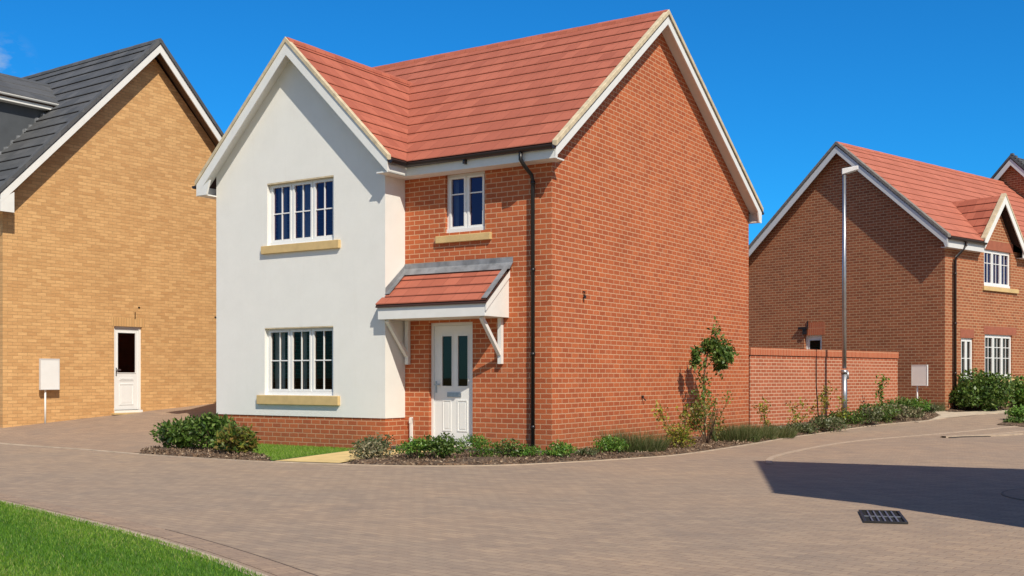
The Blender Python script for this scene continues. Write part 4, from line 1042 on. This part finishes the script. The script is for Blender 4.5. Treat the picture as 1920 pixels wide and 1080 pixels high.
tuft('wild_grass', 5.85, 25.0, .55, .3, 'drygrass', 'wild grass strip under the start of the garden wall', 1200, group=GC)
tuft('wild_grass', 12.55, 32.85, .35, .3, 'drygrass', 'wild grass at the corner of the russet brick house', 500, group=GC)
GR = 'bushes in front of the russet brick house'
shrub('round_bush', 14.25, 33.2, .86, 1.05, 'leaf_dark', 'large round green bush below the windows of the russet brick house', 'bush', n=5200, leaf=.11, asp=.6, lumps=22, group=GR)
shrub('round_bush', 13.55, 33.1, .45, .62, 'leaf_dark', 'small dark bush at the foot of the downpipe of the russet brick house', 'bush', n=1300, leaf=.09, asp=.6, lumps=10, group=GR)
shrub('round_bush', 15.75, 33.9, .70, .85, 'leaf_mid', 'lighter green bush at the right edge beside the large round bush', 'bush', n=2800, leaf=.11, asp=.6, lumps=14, group=GR)
shrub('ground_cover_plant', 14.1, 30.2, .55, .34, 'leaf_mid', 'low green planting on the small island bed at the right edge', 'plant', n=1200, leaf=.09)
shrub('ground_cover_plant', 13.45, 29.4, .4, .12, 'leaf_dark', 'flat dark planting at the tip of the small island bed', 'plant', n=500, leaf=.08)

# lawns
def inside(px, py, poly):
    c = np.zeros(len(px), bool); n = len(poly)
    for i in range(n):
        x0, y0 = poly[i]; x1, y1 = poly[(i+1) % n]
        if y0 == y1: continue
        m = ((y0 > py) != (y1 > py)) & (px < (x1-x0)*(py-y0)/(y1-y0)+x0); c ^= m
    return c
def grass(name, poly, n, h, w, mats, label, box, stripe=None):
    x = rng.uniform(box[0], box[1], n); y = rng.uniform(box[2], box[3], n)
    k = inside(x, y, poly); x = x[k]; y = y[k]; n = len(x)
    z = np.array([g(a, b) for a, b in zip(x, y)])+.01
    hh = h*rng.uniform(.5, 1.15, n); ln = rng.normal(size=(n, 2))*h*.38
    B = np.stack([x, y, z], 1); T = B+np.stack([ln[:, 0], ln[:, 1], hh], 1)
    a = rng.uniform(0, 3.14, n); sd = np.stack([np.cos(a), np.sin(a), np.zeros(n)], 1)*w*.5
    V = np.stack([B-sd, B+sd, T], 1).reshape(-1, 3)
    me = bpy.data.meshes.new(name); me.vertices.add(n*3); me.vertices.foreach_set('co', V.ravel())
    me.loops.add(n*3); me.loops.foreach_set('vertex_index', np.arange(n*3))
    me.polygons.add(n); me.polygons.foreach_set('loop_start', np.arange(n)*3); me.polygons.foreach_set('loop_total', np.full(n, 3))
    for m in mats: me.materials.append(M[m])
    if stripe:
        s = stripe(x, y); me.polygons.foreach_set('material_index', (rng.uniform(size=n) < s).astype(np.int32))
    me.update(); me.validate()
    o = bpy.data.objects.new(name, me); COL.objects.link(o)
    return tag(o, label, 'grass', None, 'stuff')
def stripe(x, y):  # share of darker blades, rising and falling in soft diagonal bands
    t = (x+y)*.7071+.25*np.sin(x*1.3)
    return .5+.36*np.sin(t*2*math.pi/1.35+2.4)
grass('grass', lawnpoly, 360000, .032, .0065, ['grassblade', 'grassblade_dark'], 'bright green mown grass of the foreground lawn', (-8, .2, 4.5, 15), stripe)
LP2 = [(-3.95, 18.2), (-4.3, 19.1), (-5.2, 20.3), (-6.2, 21.3), hl(-7.86, -.62), hl(-3.7, -.62), (-3.05, 20.6)]
grass('grass', LP2, 40000, .04, .010, ['grassblade'], 'short green grass of the small lawn below the white wall', (-6.6, -2.2, 18, 23.4))

def chips(poly, box, n, label):
    x = rng.uniform(box[0], box[1], n); y = rng.uniform(box[2], box[3], n); k = inside(x, y, poly); x = x[k]; y = y[k]
    z = np.array([g(a, b) for a, b in zip(x, y)])+rng.uniform(.035, .06, len(x))
    o = leafcloud('bark_mulch', np.stack([x, y, z], 1), .05, .45, M['chips'], None, up=-.1); tag(o, label, 'mulch', None, 'stuff')
chips(Kseg(-6.95, -3.86)+[(-4.3, 19.1), (-5.2, 20.3), (-6.3, 21.3), (-6.9, 20.9)], (-7, -3.8, 18, 21.4), 9000, 'brown bark chips on the bed by the driveway')
chips(Kseg(-2.74, 11.5)+[(12.2, 31.5), (12.35, 33.2), (11.5, 33.2), hl(0.0, 9.7), hl(0, 0), hl(-1.6, 0), hl(-1.6, -.9), hl(-2.3, -1.35)], (-2.8, 12.4, 17, 33.3), 60000, 'brown bark chips on the long bed round the brick corner')
# ------------------------------------------------------------------ LIGHT, SKY, CAMERA
EL = R_(44.5); HD = R_(-23.5)
d = Vector((math.sin(HD)*math.cos(EL), math.cos(HD)*math.cos(EL), -math.sin(EL)))
sl = bpy.data.lights.new('sun', 'SUN'); sl.energy = 4.75; sl.angle = R_(.5); sl.color = (1, .915, .765)
so = bpy.data.objects.new('sun', sl); COL.objects.link(so); so.rotation_euler = d.to_track_quat('-Z', 'Y').to_euler(); so.location = (6, -14, 20)
w = bpy.data.worlds.new('World'); scn.world = w; w.use_nodes = True
nt = w.node_tree; bg = nt.nodes['Background']
sky = nt.nodes.new('ShaderNodeTexSky'); sky.sky_type = 'NISHITA'; sky.sun_disc = False
sky.sun_elevation = EL; sky.sun_rotation = math.atan2(-d.x, -d.y); sky.air_density = 1.0; sky.dust_density = .25; sky.ozone_density = 3.0; sky.altitude = 300
hs = nt.nodes.new('ShaderNodeHueSaturation'); hs.inputs['Saturation'].default_value = 1.25; hs.inputs['Value'].default_value = 1.0
hs.inputs['Saturation'].default_value = 1.0
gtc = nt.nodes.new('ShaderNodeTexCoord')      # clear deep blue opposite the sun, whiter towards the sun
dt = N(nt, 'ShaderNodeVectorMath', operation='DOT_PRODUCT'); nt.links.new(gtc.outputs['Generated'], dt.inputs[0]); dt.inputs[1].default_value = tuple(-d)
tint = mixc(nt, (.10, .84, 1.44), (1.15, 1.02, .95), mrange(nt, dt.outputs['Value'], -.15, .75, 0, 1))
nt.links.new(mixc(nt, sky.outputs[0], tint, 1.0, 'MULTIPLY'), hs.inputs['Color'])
tc = nt.nodes.new('ShaderNodeTexCoord')
def wisp(dx, dy, dz, rad, amt, prev):
    v = Vector((dx, dy, dz)).normalized()
    dd = N(nt, 'ShaderNodeVectorMath', operation='DISTANCE'); nt.links.new(tc.outputs['Generated'], dd.inputs[0]); dd.inputs[1].default_value = v
    m = mrange(nt, dd.outputs['Value'], 0, rad, 1, 0)
    n = noise(nt, tc.outputs['Generated'], 26, 6, .6, 0, (1, 1, 2.2))
    nn = mrange(nt, n, .42, .7, 0, amt)
    mu = N(nt, 'ShaderNodeMath', operation='MULTIPLY'); nt.links.new(m, mu.inputs[0]); nt.links.new(nn, mu.inputs[1])
    return mixc(nt, prev, (5.5, 6.0, 6.4), mu.outputs[0])
c = wisp(-970/F, 1, (YH-125)/F, .035, .8, hs.outputs[0])
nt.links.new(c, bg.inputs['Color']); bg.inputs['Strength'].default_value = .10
cam = bpy.data.cameras.new('camera'); co = bpy.data.objects.new('camera', cam); COL.objects.link(co)
co.location = (0, 0, CH); co.rotation_euler = (R_(90), 0, 0)
cam.sensor_width = 36; cam.lens = F/1920*36; cam.shift_y = (YH-540)/1920; cam.clip_end = 5000; cam.clip_start = .05
scn.camera = co
scn.view_settings.view_transform = 'Standard'; scn.view_settings.look = 'None'; scn.view_settings.exposure = 0; scn.view_settings.gamma = 1
scn.cycles.max_bounces = 6; scn.cycles.transparent_max_bounces = 8
